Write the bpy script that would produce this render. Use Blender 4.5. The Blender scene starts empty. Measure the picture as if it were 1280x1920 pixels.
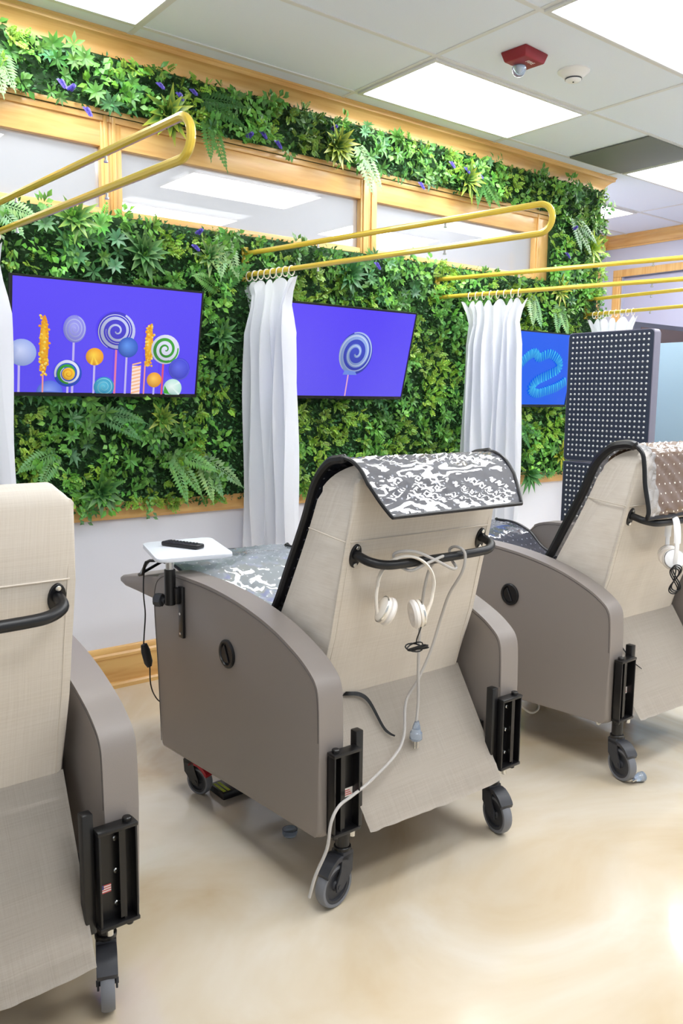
import bpy, bmesh, math, random
import numpy as np
from mathutils import Vector, Matrix, Quaternion
C = bpy.context.scene.collection
PI = math.pi
V = Vector
rnd = random.Random(7)

# ------------------------------------------------------------------ helpers
def lin(c):
    return tuple(((x/255.0)/12.92 if x/255.0 <= .04045 else ((x/255.0+.055)/1.055)**2.4) for x in c)
def rgba(c): return tuple(lin(c))+(1.0,)

def newmat(name):
    m = bpy.data.materials.new(name); m.use_nodes = True
    nt = m.node_tree; b = nt.nodes['Principled BSDF']
    return m, nt, b
def N(nt, t, **kw):
    n = nt.nodes.new(t)
    for k, v in kw.items():
        if k.startswith('i_'): n.inputs[k[2:].replace('_', ' ')].default_value = v
        else: setattr(n, k, v)
    return n
def ramp(nt, fac, stops):
    r = N(nt, 'ShaderNodeValToRGB'); e = r.color_ramp.elements
    while len(e) < len(stops): e.new(.5)
    for el, (p, c) in zip(e, stops): el.position = p; el.color = c
    nt.links.new(fac, r.inputs['Fac']); return r.outputs['Color']
def simple(name, col, rough=.5, metal=0, spec=.5, coat=0, noise=0, nscale=40, bump=0, bscale=200, trans=0, ior=1.45):
    m, nt, b = newmat(name)
    b.inputs['Base Color'].default_value = rgba(col); b.inputs['Roughness'].default_value = rough
    b.inputs['Metallic'].default_value = metal; b.inputs['Specular IOR Level'].default_value = spec
    b.inputs['Coat Weight'].default_value = coat; b.inputs['Transmission Weight'].default_value = trans
    b.inputs['IOR'].default_value = ior
    tc = N(nt, 'ShaderNodeTexCoord')
    if noise:
        n = N(nt, 'ShaderNodeTexNoise', i_Scale=nscale, i_Detail=4.0); nt.links.new(tc.outputs['Object'], n.inputs['Vector'])
        c1 = tuple(max(0, x-noise) for x in col); c2 = tuple(min(255, x+noise) for x in col)
        nt.links.new(ramp(nt, n.outputs['Fac'], [(.3, rgba(c1)), (.7, rgba(c2))]), b.inputs['Base Color'])
    if bump:
        n = N(nt, 'ShaderNodeTexNoise', i_Scale=bscale, i_Detail=3.0); nt.links.new(tc.outputs['Object'], n.inputs['Vector'])
        bp = N(nt, 'ShaderNodeBump', i_Strength=bump, i_Distance=.002); nt.links.new(n.outputs['Fac'], bp.inputs['Height'])
        nt.links.new(bp.outputs['Normal'], b.inputs['Normal'])
    return m
def emis(name, col, s):
    m, nt, b = newmat(name)
    b.inputs['Base Color'].default_value = (.8, .8, .8, 1)
    b.inputs['Emission Color'].default_value = col; b.inputs['Emission Strength'].default_value = s
    return m

def obj(name, bm, mats, parent=None, smooth=35, loc=None, rot=None, fixn=True):
    me = bpy.data.meshes.new(name)
    if fixn: bmesh.ops.recalc_face_normals(bm, faces=bm.faces)
    bm.to_mesh(me); bm.free()
    for m in (mats if isinstance(mats, (list, tuple)) else [mats]): me.materials.append(m)
    if smooth and len(me.polygons):
        me.polygons.foreach_set('use_smooth', [True]*len(me.polygons))
        me.set_sharp_from_angle(angle=math.radians(smooth))
    o = bpy.data.objects.new(name, me); C.objects.link(o)
    if parent is not None: o.parent = parent
    if loc is not None: o.location = loc
    if rot is not None: o.rotation_euler = rot
    return o
def tag(o, label=None, cat=None, group=None, kind=None):
    if label: o['label'] = label
    if cat: o['category'] = cat
    if group: o['group'] = group
    if kind: o['kind'] = kind
    return o
def thing(name, label, cat, loc=(0, 0, 0), rz=0, group=None):
    o = bpy.data.objects.new(name, None); C.objects.link(o)
    o.location = loc; o.rotation_euler = (0, 0, rz); o.empty_display_size = .05
    return tag(o, label, cat, group)
def struct(name, bm, m, parent=None, smooth=35):
    o = obj(name, bm, m, parent, smooth)
    if parent is None: o['kind'] = 'structure'
    return o
def structE(name, loc=(0, 0, 0)):
    o = bpy.data.objects.new(name, None); C.objects.link(o); o.location = loc; o['kind'] = 'structure'; return o
def kids(o): return [c for c in bpy.data.objects if c.parent == o]
def copy_tree(o, parent=None):
    c = o.copy(); C.objects.link(c); c.parent = parent
    for ch in kids(o): copy_tree(ch, c)
    return c

def setmi(bm, n0, mi):
    bm.faces.ensure_lookup_table()
    for f in bm.faces[n0:]: f.material_index = mi
def box(bm, lo, hi, mi=0, bev=0, seg=2, M=None):
    n0 = len(bm.faces)
    xs = [(lo[0], hi[0]), (lo[1], hi[1]), (lo[2], hi[2])]
    vs = [bm.verts.new((xs[0][i], xs[1][j], xs[2][k])) for i in (0, 1) for j in (0, 1) for k in (0, 1)]
    fs = [bm.faces.new([vs[i] for i in q]) for q in ((0, 1, 3, 2), (4, 6, 7, 5), (0, 4, 5, 1), (2, 3, 7, 6), (0, 2, 6, 4), (1, 5, 7, 3))]
    if bev:
        es = list({e for f in fs for e in f.edges})
        r = bmesh.ops.bevel(bm, geom=es, offset=bev, segments=seg, affect='EDGES', profile=.5)
        vs = list({v for f in r['faces'] for v in f.verts} | {v for v in vs if v.is_valid})
    if M is not None:
        allv = set(v for v in vs if v.is_valid)
        for v in allv: v.co = M @ v.co
    if mi:
        for f in {f for v in vs if v.is_valid for f in v.link_faces}: f.material_index = mi
    return vs
def prism(bm, pts, a0, a1, axis='x', mi=0, bev=0, seg=3, M=None):
    """extrude the 2-D outline pts along an axis; bev rounds the two cap rims"""
    def P(a, p):
        return {'x': (a, p[0], p[1]), 'y': (p[0], a, p[1]), 'z': (p[0], p[1], a)}[axis]
    A = [bm.verts.new(P(a0, p)) for p in pts]; B = [bm.verts.new(P(a1, p)) for p in pts]
    n = len(pts)
    fs = [bm.faces.new(A), bm.faces.new(B[::-1])]
    capE = [e for f in fs for e in f.edges]
    fs += [bm.faces.new((A[i], A[(i+1) % n], B[(i+1) % n], B[i])) for i in range(n)]
    for f in fs: f.material_index = mi
    vs = A+B
    if bev:
        r = bmesh.ops.bevel(bm, geom=list(set(capE)), offset=bev, segments=seg, affect='EDGES', profile=.5, clamp_overlap=True)
        vs = list({v for f in r['faces'] for v in f.verts} | {v for v in vs if v.is_valid})
        for v in vs:
            for f in v.link_faces: f.material_index = mi
    if M is not None:
        for v in vs: v.co = M @ v.co
    return vs
def tube(bm, pts, r, seg=8, closed=False, mi=0, caps=True, flat=None):
    pts = [V(p) for p in pts]; n = len(pts); rings = []
    rr = r if isinstance(r, (list, tuple)) else [r]*n
    t0 = (pts[1]-pts[0]).normalized()
    up = V((0, 0, 1)) if abs(t0.z) < .9 else V((1, 0, 0))
    nx = t0.cross(up).normalized(); prev = t0
    for i in range(n):
        if closed: t = (pts[(i+1) % n]-pts[i-1]).normalized()
        else: t = (pts[min(i+1, n-1)]-pts[max(i-1, 0)]).normalized()
        q = prev.rotation_difference(t); nx = q @ nx; nx = (nx-t*nx.dot(t)).normalized(); prev = t
        ny = t.cross(nx)
        fa = flat if flat else 1
        rings.append([bm.verts.new(pts[i]+nx*math.cos(2*PI*k/seg)*rr[i]+ny*math.sin(2*PI*k/seg)*rr[i]*fa) for k in range(seg)])
    m = n if closed else n-1
    for i in range(m):
        a, b = rings[i], rings[(i+1) % n]
        for k in range(seg):
            f = bm.faces.new((a[k], a[(k+1) % seg], b[(k+1) % seg], b[k])); f.material_index = mi
    if caps and not closed:
        bm.faces.new(rings[0][::-1]).material_index = mi; bm.faces.new(rings[-1]).material_index = mi
def lathe(bm, prof, M=None, seg=20, mi=0):
    """profile [(radius, height)] about local z"""
    M = M or Matrix(); rings = []
    for r, z in prof:
        if r < 1e-6: rings.append([bm.verts.new(M @ V((0, 0, z)))])
        else: rings.append([bm.verts.new(M @ V((r*math.cos(2*PI*k/seg), r*math.sin(2*PI*k/seg), z))) for k in range(seg)])
    for a, b in zip(rings, rings[1:]):
        for k in range(seg):
            k2 = (k+1) % seg
            if len(a) == 1 and len(b) == 1: continue
            if len(a) == 1: f = bm.faces.new((a[0], b[k], b[k2]))
            elif len(b) == 1: f = bm.faces.new((a[k], a[k2], b[0]))
            else: f = bm.faces.new((a[k], a[k2], b[k2], b[k]))
            f.material_index = mi
def cyl(bm, c, r, h, d=(0, 0, 1), seg=16, mi=0, bev=0):
    M = Matrix.Translation(V(c)) @ V((0, 0, 1)).rotation_difference(V(d)).to_matrix().to_4x4()
    b = min(bev, r*.4, h*.4)
    p = [(0, 0), (r-b, 0), (r, b), (r, h-b), (r-b, h), (0, h)] if b else [(0, 0), (r, 0), (r, h), (0, h)]
    lathe(bm, p, M, seg, mi)
def cr(pts, n=6, closed=False):
    """Catmull-Rom through the points"""
    P = [V(p) if len(p) == 3 else V((p[0], p[1], 0)) for p in pts]; out = []; L = len(P)
    rng = range(L if closed else L-1)
    for i in rng:
        p1, p2 = P[i], P[(i+1) % L]
        p0 = P[i-1] if (i > 0 or closed) else p1*2-p2
        p3 = P[(i+2) % L] if (i+2 < L or closed) else p2*2-p1
        for k in range(n):
            t = k/n
            out.append(.5*((2*p1)+(p2-p0)*t+(2*p0-5*p1+4*p2-p3)*t*t+(3*p1-p0-3*p2+p3)*t**3))
    if not closed: out.append(P[-1].copy())
    return out
def cr2(pts, n=6, closed=False): return [(p.x, p.y) for p in cr(pts, n, closed)]
BM = bmesh.new

# ------------------------------------------------------------------ camera
cam_d = bpy.data.cameras.new('camera'); cam = bpy.data.objects.new('camera', cam_d); C.objects.link(cam)
f_, pitch, yaw, roll = 1547.10305, .137630151, .670291856, .0101949125
fw = V((math.sin(yaw)*math.cos(pitch), math.cos(yaw)*math.cos(pitch), -math.sin(pitch)))
r_ = V((math.cos(yaw), -math.sin(yaw), 0)); u_ = r_.cross(fw)
r2 = r_*math.cos(roll)+u_*math.sin(roll); u2 = -r_*math.sin(roll)+u_*math.cos(roll)
M = Matrix((r2, u2, -fw)).transposed().to_4x4(); M.translation = V((0, 0, 1.44))
cam.matrix_world = M
cam_d.sensor_width = 36; cam_d.sensor_fit = 'AUTO'; cam_d.lens = f_/1920*36; cam_d.clip_start = .02
bpy.context.scene.camera = cam

# ------------------------------------------------------------------ materials
def wood_mat(name, axis='x', c1=(232, 190, 120), c2=(214, 160, 90)):
    m, nt, b = newmat(name)
    tc = N(nt, 'ShaderNodeTexCoord'); mp = N(nt, 'ShaderNodeMapping')
    s = {'x': (1.2, 14, 14), 'y': (14, 1.2, 14), 'z': (14, 14, 1.2)}[axis]
    mp.inputs['Scale'].default_value = s; nt.links.new(tc.outputs['Object'], mp.inputs['Vector'])
    n = N(nt, 'ShaderNodeTexNoise', i_Scale=2.2, i_Detail=6.0, i_Distortion=.6); nt.links.new(mp.outputs['Vector'], n.inputs['Vector'])
    nt.links.new(ramp(nt, n.outputs['Fac'], [(.3, rgba(c2)), (.66, rgba(c1))]), b.inputs['Base Color'])
    b.inputs['Roughness'].default_value = .32; b.inputs['Coat Weight'].default_value = .25; b.inputs['Coat Roughness'].default_value = .2
    return m
M_woodx = wood_mat('honey_wood_x', 'x'); M_woody = wood_mat('honey_wood_y', 'y'); M_woodz = wood_mat('honey_wood_z', 'z')
M_wall = simple('white_paint', (228, 229, 238), .55, noise=2, nscale=1.5)
M_white = simple('white_plastic', (240, 240, 240), .35)
M_vinyl = simple('taupe_vinyl', (135, 127, 122), .4, spec=.5, bump=.12, bscale=700)
M_black = simple('black_plastic', (20, 20, 22), .38)
M_blackm = simple('black_steel', (17, 16, 17), .33, spec=.6)
M_dgrey = simple('dark_grey_plastic', (52, 53, 58), .45)
M_tyre = simple('grey_rubber', (112, 114, 120), .5)
M_red = simple('red_plastic', (168, 30, 42), .4)
M_chrome = simple('steel_screw', (215, 214, 210), .25, metal=1)
M_tan = simple('white_sticker', (235, 228, 222), .5)
M_pink = simple('red_print', (205, 90, 90), .5)
M_navy = simple('blue_print', (60, 62, 120), .5)
M_cord = simple('grey_cord', (178, 174, 170), .5)
M_clear = simple('clear_plastic', (205, 222, 245), .12, trans=.75, ior=1.4)
M_cream = simple('cream_plastic', (236, 228, 216), .35)
M_phone = simple('white_headphone_plastic', (244, 244, 246), .3)
M_pad = simple('white_cushion', (228, 222, 216), .6)
M_hose = simple('white_cord', (225, 220, 208), .5)
def gold():
    m, nt, b = newmat('golden_painted_tube')
    b.inputs['Base Color'].default_value = rgba((226, 196, 70)); b.inputs['Roughness'].default_value = .3
    b.inputs['Metallic'].default_value = .25; b.inputs['Coat Weight'].default_value = .4
    return m
M_gold = gold()
def fabric():
    m, nt, b = newmat('beige_linen_upholstery')
    tc = N(nt, 'ShaderNodeTexCoord'); h = []
    for s in ((3, 8, 420), (420, 8, 4)):
        mp = N(nt, 'ShaderNodeMapping'); mp.inputs['Scale'].default_value = s; nt.links.new(tc.outputs['Object'], mp.inputs['Vector'])
        n = N(nt, 'ShaderNodeTexNoise', i_Scale=1.6, i_Detail=3.0); nt.links.new(mp.outputs['Vector'], n.inputs['Vector']); h.append(n)
    mx = N(nt, 'ShaderNodeMath', operation='ADD'); nt.links.new(h[0].outputs['Fac'], mx.inputs[0]); nt.links.new(h[1].outputs['Fac'], mx.inputs[1])
    hf = N(nt, 'ShaderNodeMath', operation='MULTIPLY'); hf.inputs[1].default_value = .5; nt.links.new(mx.outputs[0], hf.inputs[0])
    nt.links.new(ramp(nt, hf.outputs[0], [(.34, rgba((196, 186, 173))), (.5, rgba((204, 195, 183))), (.66, rgba((210, 202, 191)))]), b.inputs['Base Color'])
    bp = N(nt, 'ShaderNodeBump', i_Strength=.12, i_Distance=.002); nt.links.new(hf.outputs[0], bp.inputs['Height']); nt.links.new(bp.outputs['Normal'], b.inputs['Normal'])
    b.inputs['Roughness'].default_value = .75; b.inputs['Sheen Weight'].default_value = .1
    return m
M_fab = fabric()
def floor_mat():
    m, nt, b = newmat('glossy_beige_epoxy')
    tc = N(nt, 'ShaderNodeTexCoord')
    n = N(nt, 'ShaderNodeTexNoise', i_Scale=1.3, i_Detail=5.0, i_Distortion=1.1, i_Roughness=.55); nt.links.new(tc.outputs['Object'], n.inputs['Vector'])
    nt.links.new(ramp(nt, n.outputs['Fac'], [(.28, rgba((188, 164, 130))), (.42, rgba((202, 185, 158))), (.54, rgba((209, 196, 174))), (.68, rgba((218, 210, 196)))]), b.inputs['Base Color'])
    b.inputs['Roughness'].default_value = .14; b.inputs['Specular IOR Level'].default_value = .5
    b.inputs['Coat Weight'].default_value = .5; b.inputs['Coat Roughness'].default_value = .06
    n2 = N(nt, 'ShaderNodeTexNoise', i_Scale=5.0, i_Detail=2.0); nt.links.new(tc.outputs['Object'], n2.inputs['Vector'])
    bp = N(nt, 'ShaderNodeBump', i_Strength=.06, i_Distance=.01); nt.links.new(n2.outputs['Fac'], bp.inputs['Height']); nt.links.new(bp.outputs['Normal'], b.inputs['Normal'])
    return m
M_floor = floor_mat()
def ceil_mat():
    m, nt, b = newmat('ceiling_tile'); 
    tc = N(nt, 'ShaderNodeTexCoord'); n = N(nt, 'ShaderNodeTexNoise', i_Scale=260.0, i_Detail=2.0); nt.links.new(tc.outputs['Object'], n.inputs['Vector'])
    nt.links.new(ramp(nt, n.outputs['Fac'], [(.3, rgba((232, 240, 253))), (.7, rgba((236, 244, 255)))]), b.inputs['Base Color']); b.inputs['Roughness'].default_value = .8
    return m
M_ceil = ceil_mat()
M_tee = simple('white_ceiling_grid', (225, 226, 226), .45)
M_light = emis('bright_diffuser', (.96, .98, 1, 1), 10)
M_grille = simple('grey_perforated_metal', (120, 124, 118), .55, noise=8, nscale=700)
def curtain_mat():
    m, nt, b = newmat('white_curtain_cloth')
    b.inputs['Base Color'].default_value = rgba((240, 241, 246)); b.inputs['Roughness'].default_value = .55
    tr = N(nt, 'ShaderNodeBsdfTranslucent'); tr.inputs['Color'].default_value = rgba((238, 241, 246))
    mx = N(nt, 'ShaderNodeMixShader'); mx.inputs[0].default_value = .3
    nt.links.new(b.outputs[0], mx.inputs[1]); nt.links.new(tr.outputs[0], mx.inputs[2])
    nt.links.new(mx.outputs[0], nt.nodes['Material Output'].inputs['Surface'])
    tc = N(nt, 'ShaderNodeTexCoord'); n = N(nt, 'ShaderNodeTexNoise', i_Scale=14.0, i_Detail=4.0); nt.links.new(tc.outputs['Object'], n.inputs['Vector'])
    bp = N(nt, 'ShaderNodeBump', i_Strength=.25, i_Distance=.01); nt.links.new(n.outputs['Fac'], bp.inputs['Height']); nt.links.new(bp.outputs['Normal'], b.inputs['Normal'])
    return m
M_curt = curtain_mat()
def leaf_mat():
    m, nt, b = newmat('leaf'); a = N(nt, 'ShaderNodeVertexColor', layer_name='Col')
    nt.links.new(a.outputs['Color'], b.inputs['Base Color']); b.inputs['Roughness'].default_value = .4; b.inputs['Specular IOR Level'].default_value = .45
    tr = N(nt, 'ShaderNodeBsdfTranslucent'); nt.links.new(a.outputs['Color'], tr.inputs['Color'])
    mx = N(nt, 'ShaderNodeMixShader'); mx.inputs[0].default_value = .15
    nt.links.new(b.outputs[0], mx.inputs[1]); nt.links.new(tr.outputs[0], mx.inputs[2]); nt.links.new(mx.outputs[0], nt.nodes['Material Output'].inputs['Surface'])
    return m
M_leaf = leaf_mat()
M_mesh = simple('dark_green_backing', (38, 70, 34), .8, noise=10, nscale=60)
def screen_mat():
    m, nt, b = newmat('lit_screen'); a = N(nt, 'ShaderNodeVertexColor', layer_name='Col')
    b.inputs['Base Color'].default_value = (.005, .005, .01, 1); b.inputs['Roughness'].default_value = .25
    nt.links.new(a.outputs['Color'], b.inputs['Emission Color']); b.inputs['Emission Strength'].default_value = .62
    return m
M_screen = screen_mat()
def mat_vinyl(name, base, dot, bump=1.0, coat=1.0):
    """clear wrinkled vinyl over a sheet dotted with tiny light diodes; UV in metres"""
    m, nt, b = newmat(name)
    uv = N(nt, 'ShaderNodeUVMap', uv_map='UVMap')
    sc = N(nt, 'ShaderNodeVectorMath', operation='SCALE'); sc.inputs['Scale'].default_value = 1/.036; nt.links.new(uv.outputs['UV'], sc.inputs[0])
    fr = N(nt, 'ShaderNodeVectorMath', operation='FRACTION'); nt.links.new(sc.outputs[0], fr.inputs[0])
    sb = N(nt, 'ShaderNodeVectorMath', operation='SUBTRACT'); sb.inputs[1].default_value = (.5, .5, 0); nt.links.new(fr.outputs[0], sb.inputs[0])
    ln = N(nt, 'ShaderNodeVectorMath', operation='LENGTH'); nt.links.new(sb.outputs[0], ln.inputs[0])
    lt = N(nt, 'ShaderNodeMath', operation='LESS_THAN'); lt.inputs[1].default_value = .09; nt.links.new(ln.outputs['Value'], lt.inputs[0])
    mx = N(nt, 'ShaderNodeMix', data_type='RGBA'); mx.inputs[6].default_value = rgba(base); mx.inputs[7].default_value = rgba(dot)
    nt.links.new(lt.outputs[0], mx.inputs[0])
    nt.links.new(mx.outputs[2], b.inputs['Base Color'])
    b.inputs['Roughness'].default_value = .5
    b.inputs['Coat Weight'].default_value = coat; b.inputs['Coat Roughness'].default_value = .02; b.inputs['Coat IOR'].default_value = 2.2
    mp = N(nt, 'ShaderNodeMapping'); mp.inputs['Scale'].default_value = (.6, 1.25, 1); nt.links.new(uv.outputs['UV'], mp.inputs['Vector'])
    n = N(nt, 'ShaderNodeTexNoise', i_Scale=2.5, i_Detail=1.2, i_Distortion=2.0, i_Roughness=.4); nt.links.new(mp.outputs['Vector'], n.inputs['Vector'])
    bp = N(nt, 'ShaderNodeBump', i_Strength=bump, i_Distance=.05); nt.links.new(n.outputs['Fac'], bp.inputs['Height'])
    nt.links.new(bp.outputs['Normal'], b.inputs['Coat Normal'])
    return m
M_mat = mat_vinyl('slate_diode_mat', (40, 42, 56), (140, 144, 156), bump=.8)
M_matb = mat_vinyl('brown_diode_mat', (104, 80, 60), (236, 228, 214), bump=.22, coat=.55)
M_mats = mat_vinyl('sheen_diode_mat', (122, 130, 136), (176, 182, 188), bump=1.7)  # lighter base paints the ceiling's reflection onto the seat part
def clear_vinyl():
    m, nt, b = newmat('clear_vinyl_border')
    b.inputs['Base Color'].default_value = rgba((225, 222, 222)); b.inputs['Roughness'].default_value = .08; b.inputs['Alpha'].default_value = .42
    tc = N(nt, 'ShaderNodeTexCoord'); n = N(nt, 'ShaderNodeTexNoise', i_Scale=30.0, i_Detail=4.0, i_Distortion=1.0); nt.links.new(tc.outputs['Object'], n.inputs['Vector'])
    bp = N(nt, 'ShaderNodeBump', i_Strength=.8, i_Distance=.02); nt.links.new(n.outputs['Fac'], bp.inputs['Height']); nt.links.new(bp.outputs['Normal'], b.inputs['Normal'])
    return m
M_cvinyl = clear_vinyl()

# ------------------------------------------------------------------ room shell
CZ, WY, WX = 3.05, 3.80, 5.39
bm = BM(); box(bm, (-2.6, -3.2, -.1), (7.6, 8.2, 0)); struct('floor', bm, M_floor)
bm = BM(); box(bm, (-2.6, -3.2, CZ), (7.6, 8.2, CZ+.1)); struct('ceiling', bm, M_ceil)
# wall behind the plants, with the window band left open
bm = BM()
box(bm, (-2.6, WY, 0), (WX, WY+.14, 2.255)); box(bm, (-2.6, WY, 2.72), (WX, WY+.14, CZ))
box(bm, (4.81, WY, 2.255), (WX, WY+.14, 2.72)); box(bm, (-2.6, WY, 2.255), (.1, WY+.14, 2.72))
struct('wall_back', bm, M_wall)
bm = BM(); box(bm, (WX-.12, WY+.14, 0), (WX, 5.1, CZ)); box(bm, (WX-.12, 5.1, 0), (7.42, 5.2, CZ)); M_wall2 = simple('darkened_wall_paint', (196, 198, 212), .55, noise=2, nscale=1.5); struct('wall_recess', bm, M_wall2)  # wall paint darkened in colour where strong light would blow it out
bm = BM()  # far wall with a tall door opening
box(bm, (7.42, 4.90, 0), (7.56, 8.2, CZ)); box(bm, (7.42, 3.15, 2.655), (7.56, 4.90, CZ)); box(bm, (7.42, -3.2, 0), (7.56, 3.15, CZ))
struct('wall_right', bm, M_wall2)
# crown moulding: profile (out from wall, z)
crown = [(0, 2.935), (.012, 2.935), (.016, 2.95), (.026, 2.953)] + cr2([(.026, 2.955), (.034, 2.985), (.06, 3.012), (.075, 3.02)], 5) + [(.082, 3.022), (.084, 3.038), (.09, 3.042), (.09, 3.0495), (0, 3.0495)]
bm = BM()
prism(bm, [(WY-o, z) for o, z in crown], -2.6, WX+.09, 'x')
for v in bm.verts:  # mitre the right-hand end into its return
    if v.co.x > WX: v.co.x = WX+(WY-v.co.y)
prism(bm, [(WX+o, z) for o, z in crown], WY, 5.01, 'y')
struct('trim_1', bm, M_woodx, smooth=25)
bm = BM(); prism(bm, [(5.1-o, z) for o, z in crown], WX+.09, 7.42, 'x'); struct('trim_2', bm, M_woodx, smooth=25)
bm = BM(); prism(bm, [(7.42-o, z) for o, z in crown], -3.2, 5.1, 'y'); struct('trim_3', bm, M_woody, smooth=25)
# chair rail below the plants
bm = BM(); prism(bm, [(WY, .845), (WY-.02, .845), (WY-.03, .86), (WY-.03, .905), (WY-.04, .915), (WY-.04, .93), (WY, .93)], -2.6, WX, 'x'); struct('trim_4', bm, M_woodx, smooth=25)
# baseboard with stepped cap and shoe
bb = [(0, 0), (.034, 0), (.034, .018), (.028, .028), (.018, .03), (.018, .15), (.022, .155), (.022, .168), (.015, .178), (.013, .192), (.006, .205), (0, .207)]
bm = BM(); prism(bm, [(WY-o, z) for o, z in bb], -2.6, WX, 'x'); struct('baseboard_back', bm, M_woodx, smooth=25)
bm = BM(); prism(bm, [(7.42-o, z) for o, z in bb], -3.2, 3.1, 'y'); struct('baseboard_right', bm, M_woody, smooth=25)

# window band: three framed lights in view, one more further left
M_glass = simple('window_glass', (255, 255, 255), .0, trans=1, ior=1.05)
def glass_mat():
    m, nt, b = newmat('hazed_window_glass')
    t = N(nt, 'ShaderNodeBsdfTransparent'); g = N(nt, 'ShaderNodeBsdfGlossy'); g.inputs['Roughness'].default_value = .02
    fz = N(nt, 'ShaderNodeFresnel'); fz.inputs['IOR'].default_value = 1.3
    mx = N(nt, 'ShaderNodeMixShader'); nt.links.new(fz.outputs[0], mx.inputs[0]); nt.links.new(t.outputs[0], mx.inputs[1]); nt.links.new(g.outputs[0], mx.inputs[2])
    df = N(nt, 'ShaderNodeBsdfTranslucent'); df.inputs['Color'].default_value = (.95, .96, 1, 1); d2 = N(nt, 'ShaderNodeBsdfDiffuse'); d2.inputs['Color'].default_value = (.95, .96, 1, 1); ad = N(nt, 'ShaderNodeMixShader'); ad.inputs[0].default_value = .6; nt.links.new(df.outputs[0], ad.inputs[1]); nt.links.new(d2.outputs[0], ad.inputs[2]); m2 = N(nt, 'ShaderNodeMixShader'); m2.inputs[0].default_value = .26; nt.links.new(mx.outputs[0], m2.inputs[1]); nt.links.new(ad.outputs[0], m2.inputs[2])  # white haze mixed into the panes to brighten them like a reflection
    nt.links.new(m2.outputs[0], nt.nodes['Material Output'].inputs['Surface']); nt.nodes.remove(b)
    return m
M_thin = glass_mat()
for i, (x0, x1) in enumerate(((.10, 1.62), (1.62, 3.18), (3.18, 4.81))):
    w = structE('window_%d' % (i+1), ((x0+x1)/2, WY, 2.255))
    def L(x, y, z): return (x-(x0+x1)/2, y-WY, z-2.255)
    el = .045 if i == 0 else .06 if i == 1 else .06
    er = .04 if i == 0 else .06 if i == 1 else .14
    bm = BM()
    box(bm, L(x0, WY-.012, 2.565), L(x1, WY+.05, 2.72), bev=.003); box(bm, L(x0, WY-.012, 2.255), L(x1, WY+.05, 2.295), bev=.003)
    box(bm, L(x0, WY-.03, 2.70), L(x1, WY-.012, 2.725), bev=.004); box(bm, L(x0, WY-.022, 2.672), L(x1, WY-.012, 2.70), bev=.003)
    obj('head_and_sill', bm, M_woodx, w)
    bm = BM()
    for a, b_ in ((x0, x0+el), (x1-er, x1)):
        box(bm, L(a, WY-.016, 2.256), L(b_, WY+.06, 2.70), bev=.003)
        box(bm, L(a+.012, WY-.026, 2.256), L(a+.03, WY-.016, 2.70), bev=.003)
    obj('stile', bm, M_woodz, w)
    bm = BM(); box(bm, L(x0+el, WY+.02, 2.295), L(x1-er, WY+.026, 2.565)); obj('pane', bm, M_thin, w, 0)

# far door casing and pale door
d = structE('door_1', (7.42, 4.0, 0))
bm = BM()
for a, b_, ot in ((4.905-4, 4.995-4, 0), (3.06-4, 3.15-4, 0)):
    box(bm, (-.025, a, 0), (0, b_, 2.654), bev=.004); box(bm, (-.035, a+.015, 0), (-.0255, a+.04, 2.65), bev=.003)
box(bm, (-.025, 3.06-4, 2.655), (0, 4.995-4, 2.725), bev=.004)
obj('casing', bm, M_woodz, d)
M_door = simple('lavender_white_door', (176, 176, 196), .35)
bm = BM(); box(bm, (.03, 3.15-4, .01), (.07, 4.02-4, 2.65), bev=.002); box(bm, (.03, 4.03-4, .01), (.07, 4.90-4, 2.65), bev=.002); obj('leaf', bm, M_door, d)
d = structE('door_2', (6.95, 5.1, 0))
bm = BM(); box(bm, (.27, -.03, 0), (.36, 0, 2.63), bev=.004); box(bm, (-.75, -.03, 0), (-.66, 0, 2.63), bev=.004); box(bm, (-.75, -.03, 2.631), (.36, 0, 2.72), bev=.004); obj('casing', bm, M_woodz, d)
bm = BM(); box(bm, (-.66, -.012, .01), (.27, -.002, 2.63)); obj('leaf', bm, M_door, d)
# small framed light high in the neighbouring room
d = structE('window_4', (WX-.125, 4.38, 2.48))
bm = BM()
for lo, hi in (((-.02, -.11, -.09), (0, .11, -.06)), ((-.02, -.11, .08), (0, .11, .11)), ((-.02, -.11, -.06), (0, -.08, .08)), ((-.02, .08, -.06), (0, .11, .08))): box(bm, lo, hi)
obj('frame', bm, M_woody, d)
bm = BM(); box(bm, (-.008, -.08, -.06), (-.002, .08, .08)); obj('pane', bm, simple('dim_pane', (150, 140, 120), .2), d)

# ceiling grid
MX = [1.70-1.22*3+1.22*k for k in range(9)]
LY = [3.61+.61*k for k in range(-11, 8)]
bm = BM()
for x in MX:
    box(bm, (x-.012, -3.2, CZ-.004), (x+.012, WY, CZ+.01))
    if x > WX: box(bm, (x-.012, WY, CZ-.004), (x+.012, 5.1, CZ+.01))
for y in LY:
    if y < WY: box(bm, (-2.6, y-.012, CZ-.0045), (7.42, y+.012, CZ+.01))
    elif y < 5.1: box(bm, (WX, y-.012, CZ-.0045), (7.42, y+.012, CZ+.01))
struct('ceiling_grid', bm, M_tee, smooth=0)

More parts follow.
